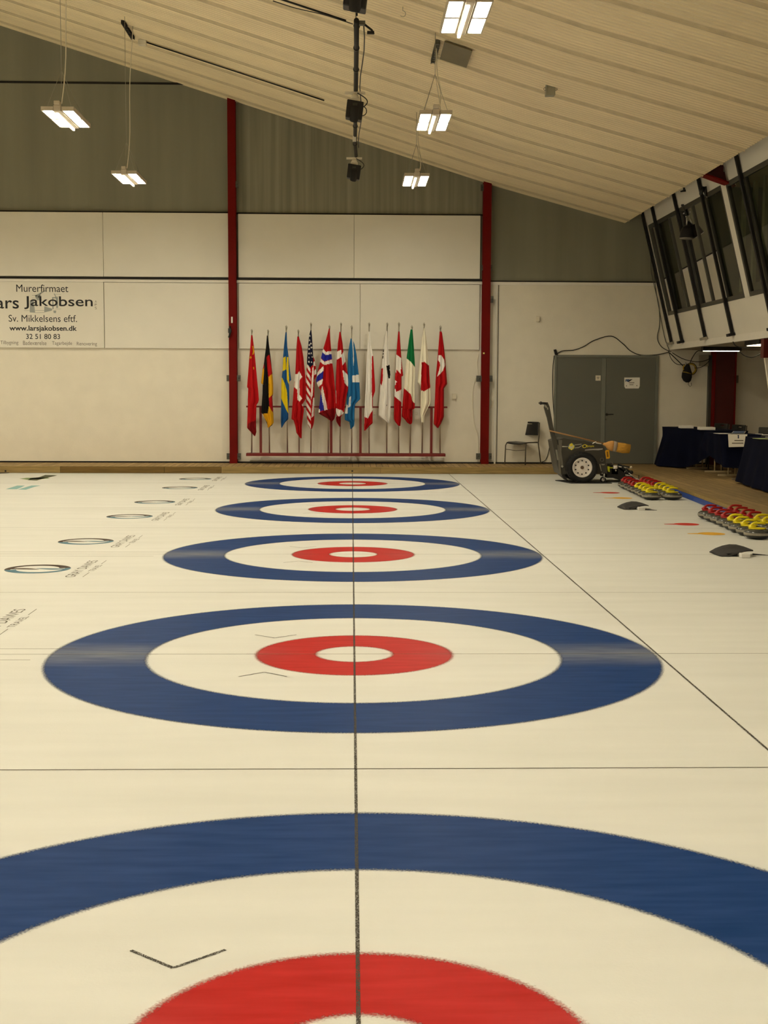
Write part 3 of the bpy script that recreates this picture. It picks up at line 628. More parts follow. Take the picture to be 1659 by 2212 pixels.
bm = B(); prism(bm, [q(*p) for p in ((868, 615), (1240, 612), (1238, 820), (1212, 875), (895, 877), (870, 830))], (0, -.003, 0)); obj('plate', bm, PAPER, sg)
bm = B()
for P in ([(895, 660), (930, 655), (905, 725), (895, 715)], [(925, 658), (960, 655), (945, 715), (920, 700)], [(955, 655), (1000, 655), (975, 712), (945, 720)]): bm.faces.new([bm.verts.new(q(*p, .0045)) for p in P])
obj('emblem', bm, mat('notice_blue', (60, 84, 124), .6), sg)
bm = B(); bm.faces.new([bm.verts.new(q(*p, .005)) for p in ((1070, 655), (1010, 658), (950, 722), (980, 718))]); obj('emblem', bm, INK, sg)
for x0, x1_, y0_, y1_ in ((978, 1110, 728, 736), (980, 1108, 741, 749), (990, 1090, 776, 784), (992, 1088, 789, 796), (912, 930, 802, 824), (1158, 1180, 798, 820)):
    bm = B(); bm.faces.new([bm.verts.new(q(*p, .0045)) for p in ((x0, y0_), (x1_, y0_), (x1_, y1_), (x0, y1_))]); obj('print_line', bm, mat('notice_print', (96, 84, 76), .6), sg)

# ------------------------------------------------------------------ viewing gallery (leans out over the ice)
def GX(z): return 6.338+(2.503-z)*.2524
NG = Vector((-1, 0, -.2524)).normalized()
def gslab(bm, y0, y1, z0, z1, o0, o1, mi=0):     # slab lying in the leaning plane; o = distance outwards
    c = [(Vector((GX(z), y, z))+NG*o) for o in (o0, o1) for y, z in ((y0, z0), (y1, z0), (y1, z1), (y0, z1))]
    hexa(bm, c, mi)
GY0 = YB
gal = struct(obj('wall_right', (lambda b: (gslab(b, GY0, YW-.03, 2.5, 3.06, -.04, 0), b)[1])(B()), WHITE), 'white leaning front of the viewing gallery'); gal['category'] = 'wall'
bm = B(); gslab(bm, GY0, YW-.03, 4.80, 5.58, -.04, 0); obj('upper_panel', bm, WHITE, gal)
bm = B(); gslab(bm, 25.62, YW-.03, 3.06, 4.80, -.04, 0); gslab(bm, 20.36, 20.60, 3.06, 4.80, -.04, .012); gslab(bm, GY0, 15.6, 3.06, 4.80, -.04, 0); obj('window_pier', bm, WHITE, gal)
bm = B(); box(bm, GX(2.5)-.03, GX(2.5)+.03, GY0, YW-.03, 2.40, 2.5); box(bm, GX(2.5)-.012, GX(2.5)+.03, GY0, YW-.03, 2.50, 2.515); obj('bottom_sill', bm, WHITE_RAIL, gal)
bm = B(); box(bm, GX(2.5)+.03, XR, GY0, YW-.03, 2.40, 2.5); obj('gallery_floor', bm, mat('soffit_board', (150, 140, 120), .7), gal)
bm = B(); quad(bm, [(XR-.4, GY0, 2.5), (XR-.4, YW-.03, 2.5), (XR-.4, YW-.03, 5.58), (XR-.4, GY0, 5.58)]); obj('gallery_rear_wall', bm, mat('gallery_wall', (120, 110, 84), .8), gal)
GL = bpy.data.materials.new('window_glass'); GL.use_nodes = True; nt = GL.node_tree; nt.nodes.clear()
out = nt.nodes.new('ShaderNodeOutputMaterial'); tr = nt.nodes.new('ShaderNodeBsdfTransparent'); tr.inputs[0].default_value = (.68, .74, .62, 1)
gl = nt.nodes.new('ShaderNodeBsdfGlossy'); gl.inputs['Roughness'].default_value = .03; fr = nt.nodes.new('ShaderNodeFresnel'); fr.inputs[0].default_value = 1.35
mx = nt.nodes.new('ShaderNodeMixShader'); nt.links.new(fr.outputs[0], mx.inputs[0]); nt.links.new(tr.outputs[0], mx.inputs[1]); nt.links.new(gl.outputs[0], mx.inputs[2]); nt.links.new(mx.outputs[0], out.inputs[0])
def window(name, y0, y1, mull, label):
    t = thing(name, label, 'window', (GX(3.06), (y0+y1)/2, 3.06)); t['kind'] = 'structure'
    bm = B(); z0, z1 = 3.06, 4.80; f = .07
    gslab(bm, y0, y1, z0, z0+f, -.05, .008); gslab(bm, y0, y1, z1-f, z1, -.05, .008); gslab(bm, y0, y0+f, z0+f, z1-f, -.05, .008); gslab(bm, y1-f, y1, z0+f, z1-f, -.05, .008)
    obj('window_frame', bm, FRAMEG, t)
    for y in mull:
        bm = B(); gslab(bm, y-.03, y+.03, z0+f, z1-f, -.05, .004); obj('mullion', bm, FRAMEG, t)
    e = [y0+f]+list(mull)+[y1-f]
    for a, b_ in zip(e, e[1:]):
        bm = B(); c = [Vector((GX(z), y, z))+NG*-.02 for y, z in ((a, z0+f), (b_, z0+f), (b_, z1-f), (a, z1-f))]; quad(bm, c); obj('pane', bm, GL, t)
window('window_1', 20.60, 25.62, (21.55, 22.45, 23.25, 24.10, 24.93), 'gallery window band left of the white pier')
window('window_2', 15.6, 20.36, (16.8, 18.0, 19.45), 'gallery window band right of the white pier')
# room behind the glass
bm = B(); x0 = 7.3
for y0, y1, z1 in ((15.7, 18.0, 3.75), (18.1, 20.3, 3.8), (20.7, 21.9, 3.7), (22.0, 22.9, 3.6), (23.0, 24.1, 3.55), (24.2, 25.6, 3.45)): box(bm, x0, x0+.04, y0, y1, 2.5, z1)
obj('parapet_panel', bm, mat('gallery_panel', (96, 94, 76), .6), gal)
bm = B()
for y in (16.5, 17.9, 19.2, 20.5, 21.1, 21.9, 22.6, 23.3, 24.0, 24.6, 25.3): box(bm, 7.5, 7.56, y-.07, y+.07, 2.5, 5.5)
obj('gallery_post', bm, mat('gallery_post_paint', (160, 160, 128), .6), gal)
bm = B(); box(bm, 7.36, 7.7, 20.8, 25.4, 3.42, 3.46); obj('counter', bm, FRAMEG, gal)
bm = B(); box(bm, 7.0, 7.25, 19.3, 19.6, 2.5, 3.4); tube(bm, [(7.12, 19.45, 3.4), (7.12, 19.45, 3.75)], [.12, .05], 12); tag(obj('red_jacket', bm, mat('red_fabric', (190, 60, 44), .8)), 'blurred red thing behind the right gallery window', 'jacket')
# black posts in front of the glazing
for i, (y, lab) in enumerate(((25.74, 'farthest black post, by the rear wall'), (24.92, 'second black post from the rear wall'), (23.27, 'third black post from the rear wall, behind the spotlight'), (21.61, 'fourth black post from the rear wall'), (19.5, 'nearest black post, right of the red bracket'))):
    t = thing('gallery_post', lab+' on the gallery front', 'post', (GX(2.52), y, 2.52), 'black posts on the gallery front')
    bm = B(); gslab(bm, y-.032, y+.032, 2.53, 5.3, .014, .06); obj('post', bm, BLACKM, t)
    bm = B(); gslab(bm, y-.07, y+.07, 2.515, 2.56, .014, .12); obj('foot', bm, GALV if i in (0, 2) else BLACKM, t)
# roof-frame haunch
hb = thing('roof_beam', 'dark red steel beam end between ceiling and gallery windows', 'beam', (5.6, 20.45, 4.9)); hb['kind'] = 'structure'
yb0 = 20.42
bm = B(); prism(bm, [(5.30, yb0, 4.915), (5.87, yb0, 4.72), (5.87, yb0, 4.745), (5.30, yb0, 4.94)], (0, -.24, 0)); obj('lower_flange', bm, REDST, hb)
bm = B(); prism(bm, [(5.30, yb0-.11, 4.93), (5.87, yb0-.11, 4.74), (5.72, yb0-.11, 5.55), (5.30, yb0-.11, 5.55)], (0, -.012, 0)); obj('web', bm, mat('deep_red_paint', (72, 12, 8), .5), hb)
bm = B(); box(bm, 5.70, 5.76, yb0-.16, yb0-.125, 4.95, 5.07); obj('bracket', bm, GALV, hb)
# red beam under the gallery on the right
bm = B(); box(bm, 6.30, 8.2, 19.95, 20.10, 2.10, 2.395); tag(obj('gallery_beam', bm, mat('beam_red', (86, 14, 12), .5)), 'red steel beam under the gallery at the right edge', 'beam', kind='structure')
bm = B(); prism(bm, [(6.34, 20.0, 2.10), (6.46, 20.0, 1.4), (6.50, 20.0, DZ), (6.9, 20.0, DZ), (6.9, 20.0, 2.10)], (0, .06, 0)); tag(obj('wall_panel', bm, WHITE2), 'white panel under the red beam at the right edge', 'panel', kind='structure')
# lamps under the gallery
TUBEM = mat('warm_tube_light', (255, 240, 200), .5, emit=(1, .84, .52), es=9)
for (x0, x1_, y0, y1, lab) in ((6.47, 7.12, 23.95, 24.05, 'slim ceiling lamp under the gallery, left one'), (6.42, 6.98, 20.5, 21.2, 'wider lit ceiling lamp under the gallery by the red beam')):
    t = thing('soffit_lamp', lab, 'lamp', ((x0+x1_)/2, (y0+y1)/2, 2.4))
    bm = B(); box(bm, x0-.03, x1_+.03, y0-.03, y1+.03, 2.329, 2.40); obj('housing', bm, BLACKM, t)
    bm = B(); box(bm, x0, x1_, y0, y1, 2.318, 2.328); obj('diffuser', bm, TUBEM, t)

# ------------------------------------------------------------------ hall lamps
EM = mat('led_panel', (255, 250, 240), .5, emit=LAMP_COLOUR, es=LAMP_STRENGTH)
EM2 = mat('lit_lens', (255, 250, 240), .5, emit=LAMP_COLOUR, es=LAMP_STRENGTH*.012)
LZ = 5.05
LAMPB = mat('lamp_body', (190, 178, 160), .6)
def make_lamp(x, y, label):
    t = thing('hall_lamp', label, 'lamp', (x, y, LZ), 'hanging hall lamps')
    W, Lh = .205, .53
    bm = B()
    for sx in (-1, 1):
        xa, xb = sorted((x+sx*.052, x+sx*W)); box(bm, xa, xb, y-Lh, y+Lh, LZ+.014, LZ+.045)
        for q0, q1 in ((W-.014, W), (.052, .064)):
            xa2, xb2 = sorted((x+sx*q0, x+sx*q1)); box(bm, xa2, xb2, y-Lh, y+Lh, LZ-.006, LZ+.014)
        for ya, yb_ in ((y-Lh, y-Lh+.02), (y-.026, y+.026), (y+Lh-.02, y+Lh)): box(bm, xa+.01, xb-.01, ya, yb_, LZ-.006, LZ+.014)
    obj('housing', bm, LAMPB, t)
    bm = B(); box(bm, x-.045, x+.045, y-Lh-.02, y+Lh+.03, LZ-.014, LZ+.06); obj('spine', bm, LAMPB, t, bevel=.008)
    bm = B(); box(bm, x-.036, x-.004, y+.05, y+Lh+.01, LZ-.05, LZ-.015); box(bm, x-.036, x+.0, y-Lh+.06, y+.01, LZ-.04, LZ-.015); obj('driver_lens', bm, EM2, t, bevel=.008)
    bm = B(); box(bm, x-.035, x+.035, y-Lh-.04, y-Lh+.06, LZ+.06, LZ+.11); obj('cable_gland', bm, LAMPB, t, bevel=.006)
    for sx in (-1, 1):
        for sy in (-1, 1):
            bm = B(); xa, xb = sorted((x+sx*.066, x+sx*(W-.016))); ya, yb_ = sorted((y+sy*.02, y+sy*(Lh-.022)))
            box(bm, xa, xb, ya, yb_, LZ+.006, LZ+.013); obj('led_panel', bm, EM, t)
    zt = LZ+.55
    bm = B()
    for sx in (-1, 1):
        tube(bm, [(x+sx*.16, y-Lh+.1, LZ+.03), (x, y-.25, zt)], .003, 5); tube(bm, [(x+sx*.16, y+Lh-.1, LZ+.03), (x, y-.25, zt)], .003, 5)
    obj('sling', bm, GALV, t)
    return t
def add_wires(t, x, y):
    zt = LZ+.55; zr = roof(x); bm = B()
    tube(bm, [(x, y-.25, zt), (x, y-.25, zr)], .004, 5); obj('suspension_wire', bm, GALV, t)
    bm = B(); pts = []
    for i in range(13):
        f = i/12; pts.append((x+.045+.03*math.sin(7*f)*(1-f), y-Lh_+.0+.75*f, LZ+.09+(zr-LZ-.09)*f))
    tube(bm, pts, .007, 6); obj('power_cable', bm, CREAM, t)
Lh_ = .48
bL = None
labs = {(-3.70, 3): 'lit lamp hanging at the upper left, nearer one', (-3.70, 4): 'lit lamp hanging at the upper left, farther and lower one', (1.04, 2): 'largest lit lamp, at the top edge right of centre', (1.04, 3): 'middle lamp of the three hanging right of centre', (1.04, 4): 'smallest and farthest of the three lamps right of centre'}
for x in (1.04, -3.70, -8.44, -13.2, -18.0):
    for k in range(-1, 5):
        y = HY[0]+4.7755*k
        lab = labs.get((x, k), 'lit hall lamp hanging outside the picture')
        if bL is None: bL = make_lamp(x, y, lab); t = bL; first = (x, y)
        else: t = dup(bL, (x, y, LZ), label=lab)
        t['_w'] = 1
for o in [o for o in COL.objects if o.name.startswith('hall_lamp')]:
    del o['_w']; add_wires(o, o.location.x, o.location.y)
# perforated hanger channels on the ceiling
def channel(x, y0, y1, lab):
    bm = B(); z = roof(x); n = 9
    for i in range(n):
        a = y0+(y1-y0)*i/n; b_ = a+(y1-y0)/n*.62
        box(bm, x-.03, x+.03, a, b_, z-.055, z-.012)
    box(bm, x-.03, x-.022, y0, y1, z-.055, z-.012); box(bm, x+.022, x+.03, y0, y1, z-.055, z-.012); box(bm, x-.03, x+.03, y0, y1, z-.012, z+.0)
    tag(obj('hanger_channel', bm, BLACKM if x < 0 else GREYB), lab, 'bracket')
channel(-3.78, 22.1, 23.1, 'dark slotted channel on the ceiling above the farther left lamp'); channel(1.09, 17.3, 18.35, 'grey slotted channel on the ceiling above the middle lamp')
bm = B(); p = Vector((-3.62, 23.1, roof(-3.62)-.05)); box(bm, p.x-.07, p.x+.07, p.y-.04, p.y+.04, p.z-.05, p.z+.05); tag(obj('junction_box', bm, CREAM, bevel=.01), 'cream junction box at the end of the dark slotted channel', 'junction box')
bm = B(); tube(bm, [(x, 23.12, roof(x)-.02) for x in (-3.55, -2.5, -1.5, -.5)], .012, 6); tag(obj('ceiling_cable', bm, BLACK), 'thin dark cable along the ceiling from the left lamp bracket', 'cable')
bm = B(); tube(bm, [(x, 17.72, roof(x)-.03) for x in (-2.2, -1.2, -.1)], .014, 6); tag(obj('ceiling_cable', bm, BLACK), 'dark cable along the ceiling to the top of the black pole', 'cable')
# metal plate and ceiling box
bm = B(); c = [(1.17, 17.2), (1.53, 17.2), (1.53, 18.08), (1.17, 18.08)]; prism(bm, [(x, y, roof(x)-.03) for x, y in c], (0, 0, .012)); tag(obj('ceiling_plate', bm, mat('dull_plate', (112, 104, 78), .35, metal=.5)), 'dull grey square plate on the ceiling behind the largest lamp', 'plate')
t = thing('ceiling_box', 'grey box with two loops hanging under the bare right ceiling', 'box', (2.63, 17.83, roof(2.63)-.2))
a, b_ = U(1178, 208, Y=17.8), U(1198, 183, Y=17.8)
bm = B(); box(bm, a.x, b_.x, 17.72, 17.85, a.z, b_.z); obj('box', bm, mat('grey_box', (150, 146, 128), .5), t, bevel=.006)
bm = B(); tube(bm, [(a.x-.015, 17.78, b_.z+.02), (a.x+.06, 17.78, b_.z+.022), (b_.x+.02, 17.78, b_.z-.01)], .012, 6); tube(bm, [(b_.x+.0, 17.78, b_.z), (b_.x+.05, 17.78, b_.z-.02)], .018, 6); obj('bracket', bm, BLACK, t)
bm = B()
for x in (a.x-.012, b_.x+.012): tube(bm, [(x+.018*math.cos(i*.7), 17.76, (a.z+b_.z)/2+.01+.02*math.sin(i*.7)) for i in range(10)], .003, 5)
obj('loop', bm, GREYB, t)

# ------------------------------------------------------------------ pole with cameras above the houses
t = thing('camera_pole', 'black pole running away over the houses', 'pole', (.03, 13.9, 5.45))
def polept(v, Y): return U(770 if v < 200 else 771.5, v, Y=Y)
bm = B(); tube(bm, [polept(44, 13.95)]+[(.03, y, 5.45) for y in (15, 17, 19, 21)]+[(.05, 22.0, 5.44)], .028, 10); obj('pole', bm, BLACKM, t)
bm = B(); tube(bm, [(.10+.02*math.sin(i), 14.2+.6*i, 5.47) for i in range(13)], .007, 5); obj('cable', bm, BLACK, t)
for y in (14.3, 15.2, 16.2, 18.4, 19.6, 21.0):
    bm = B(); tube(bm, [(.03, y-.02, 5.45), (.03, y+.02, 5.45)], .036, 10); obj('clamp', bm, BLACK, t)
for y in (14.0, 17.3, 19.8, 22.05):
    bm = B(); tube(bm, [(.03, y, 5.47), (.03, y, roof(.03))], .01, 6); obj('drop_rod', bm, BLACKM if y < 15 else GALV, t)
def cam_head(y, lab):
    cz = 5.30; x = .02
    t = thing('overhead_camera', lab, 'camera', (x, y, 5.40), 'black overhead cameras')
    bm = B(); box(bm, x-.13, x+.13, y-.02, y+.02, 5.395, 5.425); tube(bm, [(x, y, 5.40), (x, y, 5.33)], [.03, .065], 12); box(bm, x-.05, x+.06, y-.05, y+.05, 5.30, 5.335); obj('mount', bm, CREAM, t)
    bm = B(); hexa(bm, [(x-.125, y-.09, 5.09), (x+.085, y-.09, 5.05), (x+.085, y+.09, 5.05), (x-.125, y+.09, 5.09), (x-.10, y-.1, 5.315), (x+.115, y-.1, 5.28), (x+.115, y+.1, 5.28), (x-.10, y+.1, 5.315)]); obj('body', bm, BLACK, t, bevel=.012)
    bm = B(); tube(bm, [(x-.005, y-.12, 5.2), (x-.015, y-.12, 5.05), (x-.02, y-.11, 5.03)], [.055, .055, .05], 16); lathe(bm, [(0, 0), (.035, .002), (.04, .01)], (x-.02, y-.11, 5.025), 'Z', 16); obj('lens_barrel', bm, BLACKM, t, bevel=.003)
    bm = B(); box(bm, x-.03, x+.03, y-.108, y-.1, 5.235, 5.262); obj('maker_plate', bm, FRAMEG, t)
    bm = B(); pts = [(x+.03+.13*math.sin(math.pi*i/10), y-.05, 5.40-.22*i/10) for i in range(11)]; tube(bm, pts, .007, 6); obj('cable', bm, BLACK, t)
    return t
ch = cam_head(HY[4], 'black overhead camera at the far end of the black pole')
dup(ch, (.02, HY[3], 5.40), label='black overhead camera halfway along the black pole')
dup(ch, (.02, HY[2]-.12, 5.405), label='black overhead camera cut off by the top edge')
p = U(793, 65, Y=14.2); bm = B(); box(bm, p.x-.10, p.x-.02, p.y-.03, p.y+.03, p.z+.05, p.z+.09); obj_ = obj('cable_tray', bm, GREYB); tag(obj_, 'small grey cable box right of the black pole top', 'box')
bm = B(); tube(bm, [(p.x-.03, p.y, p.z+.06), (p.x+.05, p.y, p.z+.0), (p.x+.07, p.y, p.z-.04)], .012, 6); box(bm, p.x+.0, p.x+.075, p.y-.03, p.y+.0, p.z-.045, p.z-.015); tag(obj('cable_bracket', bm, BLACK), 'black cable bracket beside the black pole top', 'bracket')
p = U(768, 300, Y=20.3); bm = B(); box(bm, p.x-.045, p.x+.01, p.y-.02, p.y+.02, p.z-.04, p.z+.04); tag(obj('pole_box', bm, CREAM, bevel=.004), 'small cream box on the far black pole', 'box')
bm = B(); c0 = U(782, 240, Y=17.2); tube(bm, [(c0.x+.06*math.cos(i*.5), 17.2, c0.z+.06*math.sin(i*.5)) for i in range(14)], .006, 6); tag(obj('cable_loop', bm, BLACK), 'round cable loop beside the middle overhead camera', 'cable')
for (x, y, lab) in ((.55, 15.0, 'open hook under the ceiling, upper of two right of the pole'), (.6, 16.4, 'open hook under the ceiling, lower of two right of the pole'), (1.0-1.35, 13.9, 'open hook under the ceiling left of the pole')):
    z = roof(x)-.05; bm = B(); tube(bm, [(x, y, z+.05), (x, y, z)]+[(x+.035*math.sin(i*.45), y, z-.035+.035*math.cos(i*.45)) for i in range(10)], .004, 5); tag(obj('ceiling_hook', bm, GALV), lab, 'hook')

# ------------------------------------------------------------------ spotlight by the gallery
ys = 22.9
t = thing('spotlight', 'black theatre spotlight hanging before the gallery windows', 'spotlight', U(1478, 415, Y=ys))
g = lambda a, b_, dy=0: U(1440+a/10.37, 380+b_/10.37, Y=ys+dy)
bm = B(); tube(bm, [g(400, 660), g(420, 800), g(445, 900)], .022, 8); tube(bm, [g(330, 660), g(440, 655)], .02, 8); obj('hanger', bm, BLACK, t)
bm = B(); tube(bm, [g(450, 930), g(452, 1100)], .013, 8); tube(bm, [g(375, 830), g(395, 845)], .016, 8); tube(bm, [g(425, 900), g(445, 905)], .016, 8); obj('bolt', bm, CHROME, t)
bm = B(); tube(bm, [g(520, 1090, .1), g(520, 1180, .05), g(500, 1230)], [.10, .11, .06], 16); obj('lamp_house', bm, BLACK, t)
bm = B(); tube(bm, [g(450, 1130), g(455, 1200), g(450, 1370), g(448, 1400)], [.07, .10, .125, .12], 20); obj('barrel', bm, BLACKM, t)
bm = B(); tube(bm, [g(448, 1402), g(447, 1412)], [.124, .118], 20); obj('rim', bm, CHROME, t)
bm = B(); tube(bm, [g(360, 1180), g(345, 1250), g(400, 1280)], .012, 6); obj('yoke', bm, BLACK, t)
t = thing('spotlight', 'second black spotlight hanger high under the red beam', 'spotlight', U(1518, 405, Y=21.3))
g = lambda a, b_, dy=0: U(1440+a/10.37, 380+b_/10.37, Y=21.3+dy)
bm = B(); tube(bm, [g(800, 240), g(790, 330), g(765, 420)], .03, 8); tube(bm, [g(860, 240), g(870, 320), g(880, 460)], .028, 8); tube(bm, [g(770, 345), g(890, 330)], .02, 8); obj('hanger', bm, BLACK, t)
bm = B(); tube(bm, [g(820, 260), g(825, 390), g(910, 480)], .009, 6); obj('chain', bm, CHROME, t)
g = lambda a, b_: U(1440+a/10.37, 380+b_/10.37, Y=22.6)
bm = B(); tube(bm, [g(310, 350), g(430, 325), g(540, 292)], [.012, .022, .008], 8); tube(bm, [g(385, 320), g(395, 210)], .016, 8); tube(bm, [g(395, 260), g(450, 310)], .006, 6); tube(bm, [g(360, 235), g(415, 215)], .008, 6)
tag(obj('bracket_arm', bm, BLACK), 'small black bracket on the white band above the gallery window', 'bracket')

# ------------------------------------------------------------------ curling stones
GRAN = mat('grey_granite', (62, 62, 57), .22, var=.4, scale=120, spec=.5); BAND = mat('striking_band', (140, 134, 120), .5, var=.2, scale=90)
DGR = mat('running_band_granite', (40, 39, 36), .4, var=.35, scale=120)
HR = mat('red_handle_plastic', (158, 18, 16), .35, var=.04); HYL = mat('yellow_handle_plastic', (222, 204, 16), .35, var=.04)
def make_stone(hm):
    t = thing('curling_stone', 'x', 'curling stone', (0, 0, 0))
    bm = B(); lathe(bm, [(0, .004), (.055, .004), (.063, 0), (.068, .003), (.105, .012), (.133, .030), (.143, .044), (.1455, .058), (.143, .071), (.134, .085), (.108, .101), (.07, .110), (0, .113)], (0, 0, 0), 'Z', 40, [2, 2, 2, 2, 2, 2, 1, 1, 0, 0, 0, 0])
    obj('body', bm, [GRAN, BAND, DGR], t)
    bm = B(); n = 24
    lathe(bm, [(0, .108), (.092, .108), (.094, .114), (.085, .119), (0, .121)], (0, 0, 0), 'Z', 28)
    for v in bm.verts: v.co.y *= .8
    tube(bm, [(-.078, 0, .116), (-.066, 0, .140), (-.050, 0, .160), (-.030, 0, .170), (0, 0, .173), (.045, 0, .171), (.082, 0, .166)], [.026, .019, .015, .014, .0135, .0135, .012], 12)
    tube(bm, [(-.09, 0, .112), (-.06, 0, .121), (-.02, 0, .121)], [.03, .03, .02], 12)
    obj('handle', bm, hm, t); return t
sr, sy_ = make_stone(HR), make_stone(HYL); usedr = usedy = False
ORD = ['nearest', 'second nearest', 'third nearest', 'fourth nearest']
for gi, (gname, ya, xa, yb2, xb) in enumerate((('far', 18.90, 4.386, 21.20, 4.495), ('near', 13.88, 4.365, 16.02, 4.445))):
    for ci in range(2):
        for i in range(8):
            f = i/7; y = ya+(yb2-ya)*f+random.uniform(-.008, .008); x = xa+(xb-xa)*f+ci*.305+random.uniform(-.008, .008)
            col = 'yellow' if i < 4 else 'red'
            u = 759+x*2810/y
            if u-.16*2810/y > 1659: continue
            lab = '%s %s-handled stone in the %s column of the %s stone group' % (ORD[i % 4], col, ('ice-side', 'deck-side')[ci], {'far': 'farther', 'near': 'nearer right-edge'}[gname])
            src = sy_ if col == 'yellow' else sr
            rz = random.uniform(-.12, .12)-.05
            grp = 'curling stones lined up in the %s group' % {'far': 'farther', 'near': 'nearer'}[gname]
            if col == 'yellow' and not usedy: usedy = True; src.location = (x, y, 0); src.rotation_euler = (0, 0, rz); src['label'] = lab; src['group'] = grp
            elif col == 'red' and not usedr: usedr = True; src.location = (x, y, 0); src.rotation_euler = (0, 0, rz); src['label'] = lab; src['group'] = grp
            else: dup(src, (x, y, 0), rz, lab, grp)

# ------------------------------------------------------------------ hacks with bent rubber covers
def hack(cx, cy, lab):
    t = thing('hack_cover', lab, 'hack', (cx, cy, 0), 'rubber hack covers on the ice')
    far_ = [U(u, v, Y=12.54) for u, v in ((1532, 1191.5), (1545, 1184), (1560, 1178.5), (1575, 1175.5), (1590, 1176), (1606, 1180), (1618, 1184.5), (1627, 1188))]
    near_ = [U(u, v, Y=12.335) for u, v in ((1559, 1203.5), (1568, 1202.5), (1578, 1200), (1588, 1196.5), (1598, 1192.5), (1608, 1189.5), (1618, 1188.3), (1627, 1188.2))]
    bm = B(); g = []
    for p, q_ in zip(far_, near_):
        p.z = max(p.z, .008); q_.z = max(q_.z, .008)
        g.append([bm.verts.new(p.lerp(q_, k/4)) for k in range(5)])
    for a_, b_ in zip(g, g[1:]):
        for k in range(4): bm.faces.new((a_[k], a_[k+1], b_[k+1], b_[k]))
    o = obj('rubber_flap', bm, RUBBER, t, smooth=True); m = o.modifiers.new('s', 'SOLIDIFY'); m.thickness = .012
    bm = B(); box(bm, cx+.07, cx+.155, cy-.20, cy-.11, 0.001, .042); obj('foam_block', bm, mat('white_foam', (214, 212, 208), .7), t, bevel=.004)
    bm = B(); box(bm, cx-.03, cx+.066, cy-.08, cy+.06, .001, .03); obj('foot_block', bm, BLACK, t)
    return t
h1 = hack(3.635, 12.43, 'nearer bent black rubber flap with white block on the ice'); dup(h1, (3.735, 17.35, 0), label='farther bent black rubber flap with white block on the ice')
for a, b_, lab in (((1626, 1197), (1659, 1199.5), 'thin dark scrap on the ice right of the nearer rubber flap'), ((1391, 1101), (1419, 1102.3), 'thin dark scrap on the ice right of the farther rubber flap')):
    p, q_ = U(*a, Z=.006), U(*b_, Z=.006); bm = B(); tube(bm, [p, (p+q_)/2, q_], [.008, .006, .002], 6); tag(obj('cord_scrap', bm, RUBBER), lab, 'cord')

# ------------------------------------------------------------------ ice scraping machine
YM = 22.30
mm = lambda a, b_, Y=YM: U(1160+a/6.9125, 860+b_/6.9125, Y=Y)
MG = mat('dark_grey_machine_paint', (66, 63, 56), .45, var=.05); MG2 = mat('grey_machine_strip', (112, 108, 98), .4, metal=.3)
TYRE = mat('tyre_rubber', (20, 19, 18), .7, bump=.6, bscale=40); RIM = mat('white_rim', (228, 220, 214), .35, var=.02)
mc = thing('ice_scraper', 'dark grey ice scraping machine with white-rimmed wheel', 'ice machine', (3.95, 22.55, 0))
P = [(240, 640), (300, 620), (400, 600), (700, 640), (985, 700), (1012, 760), (1045, 1130), (930, 1130), (340, 1140), (300, 1000)]
bm = B(); prism(bm, [mm(*p, YM+.10) for p in P], (0, .62, 0)); obj('body', bm, MG, mc, bevel=.012)
P = [(102, 140), (120, 70), (160, 60), (190, 130), (252, 470), (300, 640), (385, 1150), (340, 1130), (205, 560), (150, 300)]
for dy in (.08, .66):
    bm = B(); prism(bm, [mm(*p, YM+dy) for p in P], (0, .04, 0)); obj('handle_arm', bm, MG, mc, bevel=.006)
bm = B(); a = mm(130, 80, YM+.05); tube(bm, [(a.x, YM+.05, a.z), (a.x, YM+.78, a.z)], .02, 10)
b1 = mm(60, 75, YM+.06); tube(bm, [(a.x, YM+.08, a.z), (b1.x, YM+.08, b1.z)], .022, 10); lathe(bm, [(0, -.02), (.028, -.015), (.03, .01), (0, .02)], (b1.x, YM+.08, b1.z), 'X', 12); obj('handlebar', bm, BLACK, mc)
bm = B()
for q_ in ((125, 115), (140, 130), (160, 155)): c = mm(*q_, YM+.075); box(bm, c.x-.012, c.x+.008, YM+.06, YM+.08, c.z-.02, c.z+.02)
obj('lever', bm, GALV, mc)
for (P, m_, nm) in (([(318, 620), (375, 625), (362, 800), (392, 1000), (358, 1000), (330, 780)], MG2, 'side_strip'), ([(275, 770), (300, 770), (322, 925), (300, 925)], mat('pale_grey_label', (130, 128, 118), .5), 'side_label'), ([(305, 700), (330, 700), (360, 1140), (330, 1140)], MG2, 'side_strip')):
    bm = B(); prism(bm, [mm(*p, YM+.075) for p in P], (0, -.006 if nm != 'side_label' else -.009, 0)); obj(nm, bm, m_, mc)
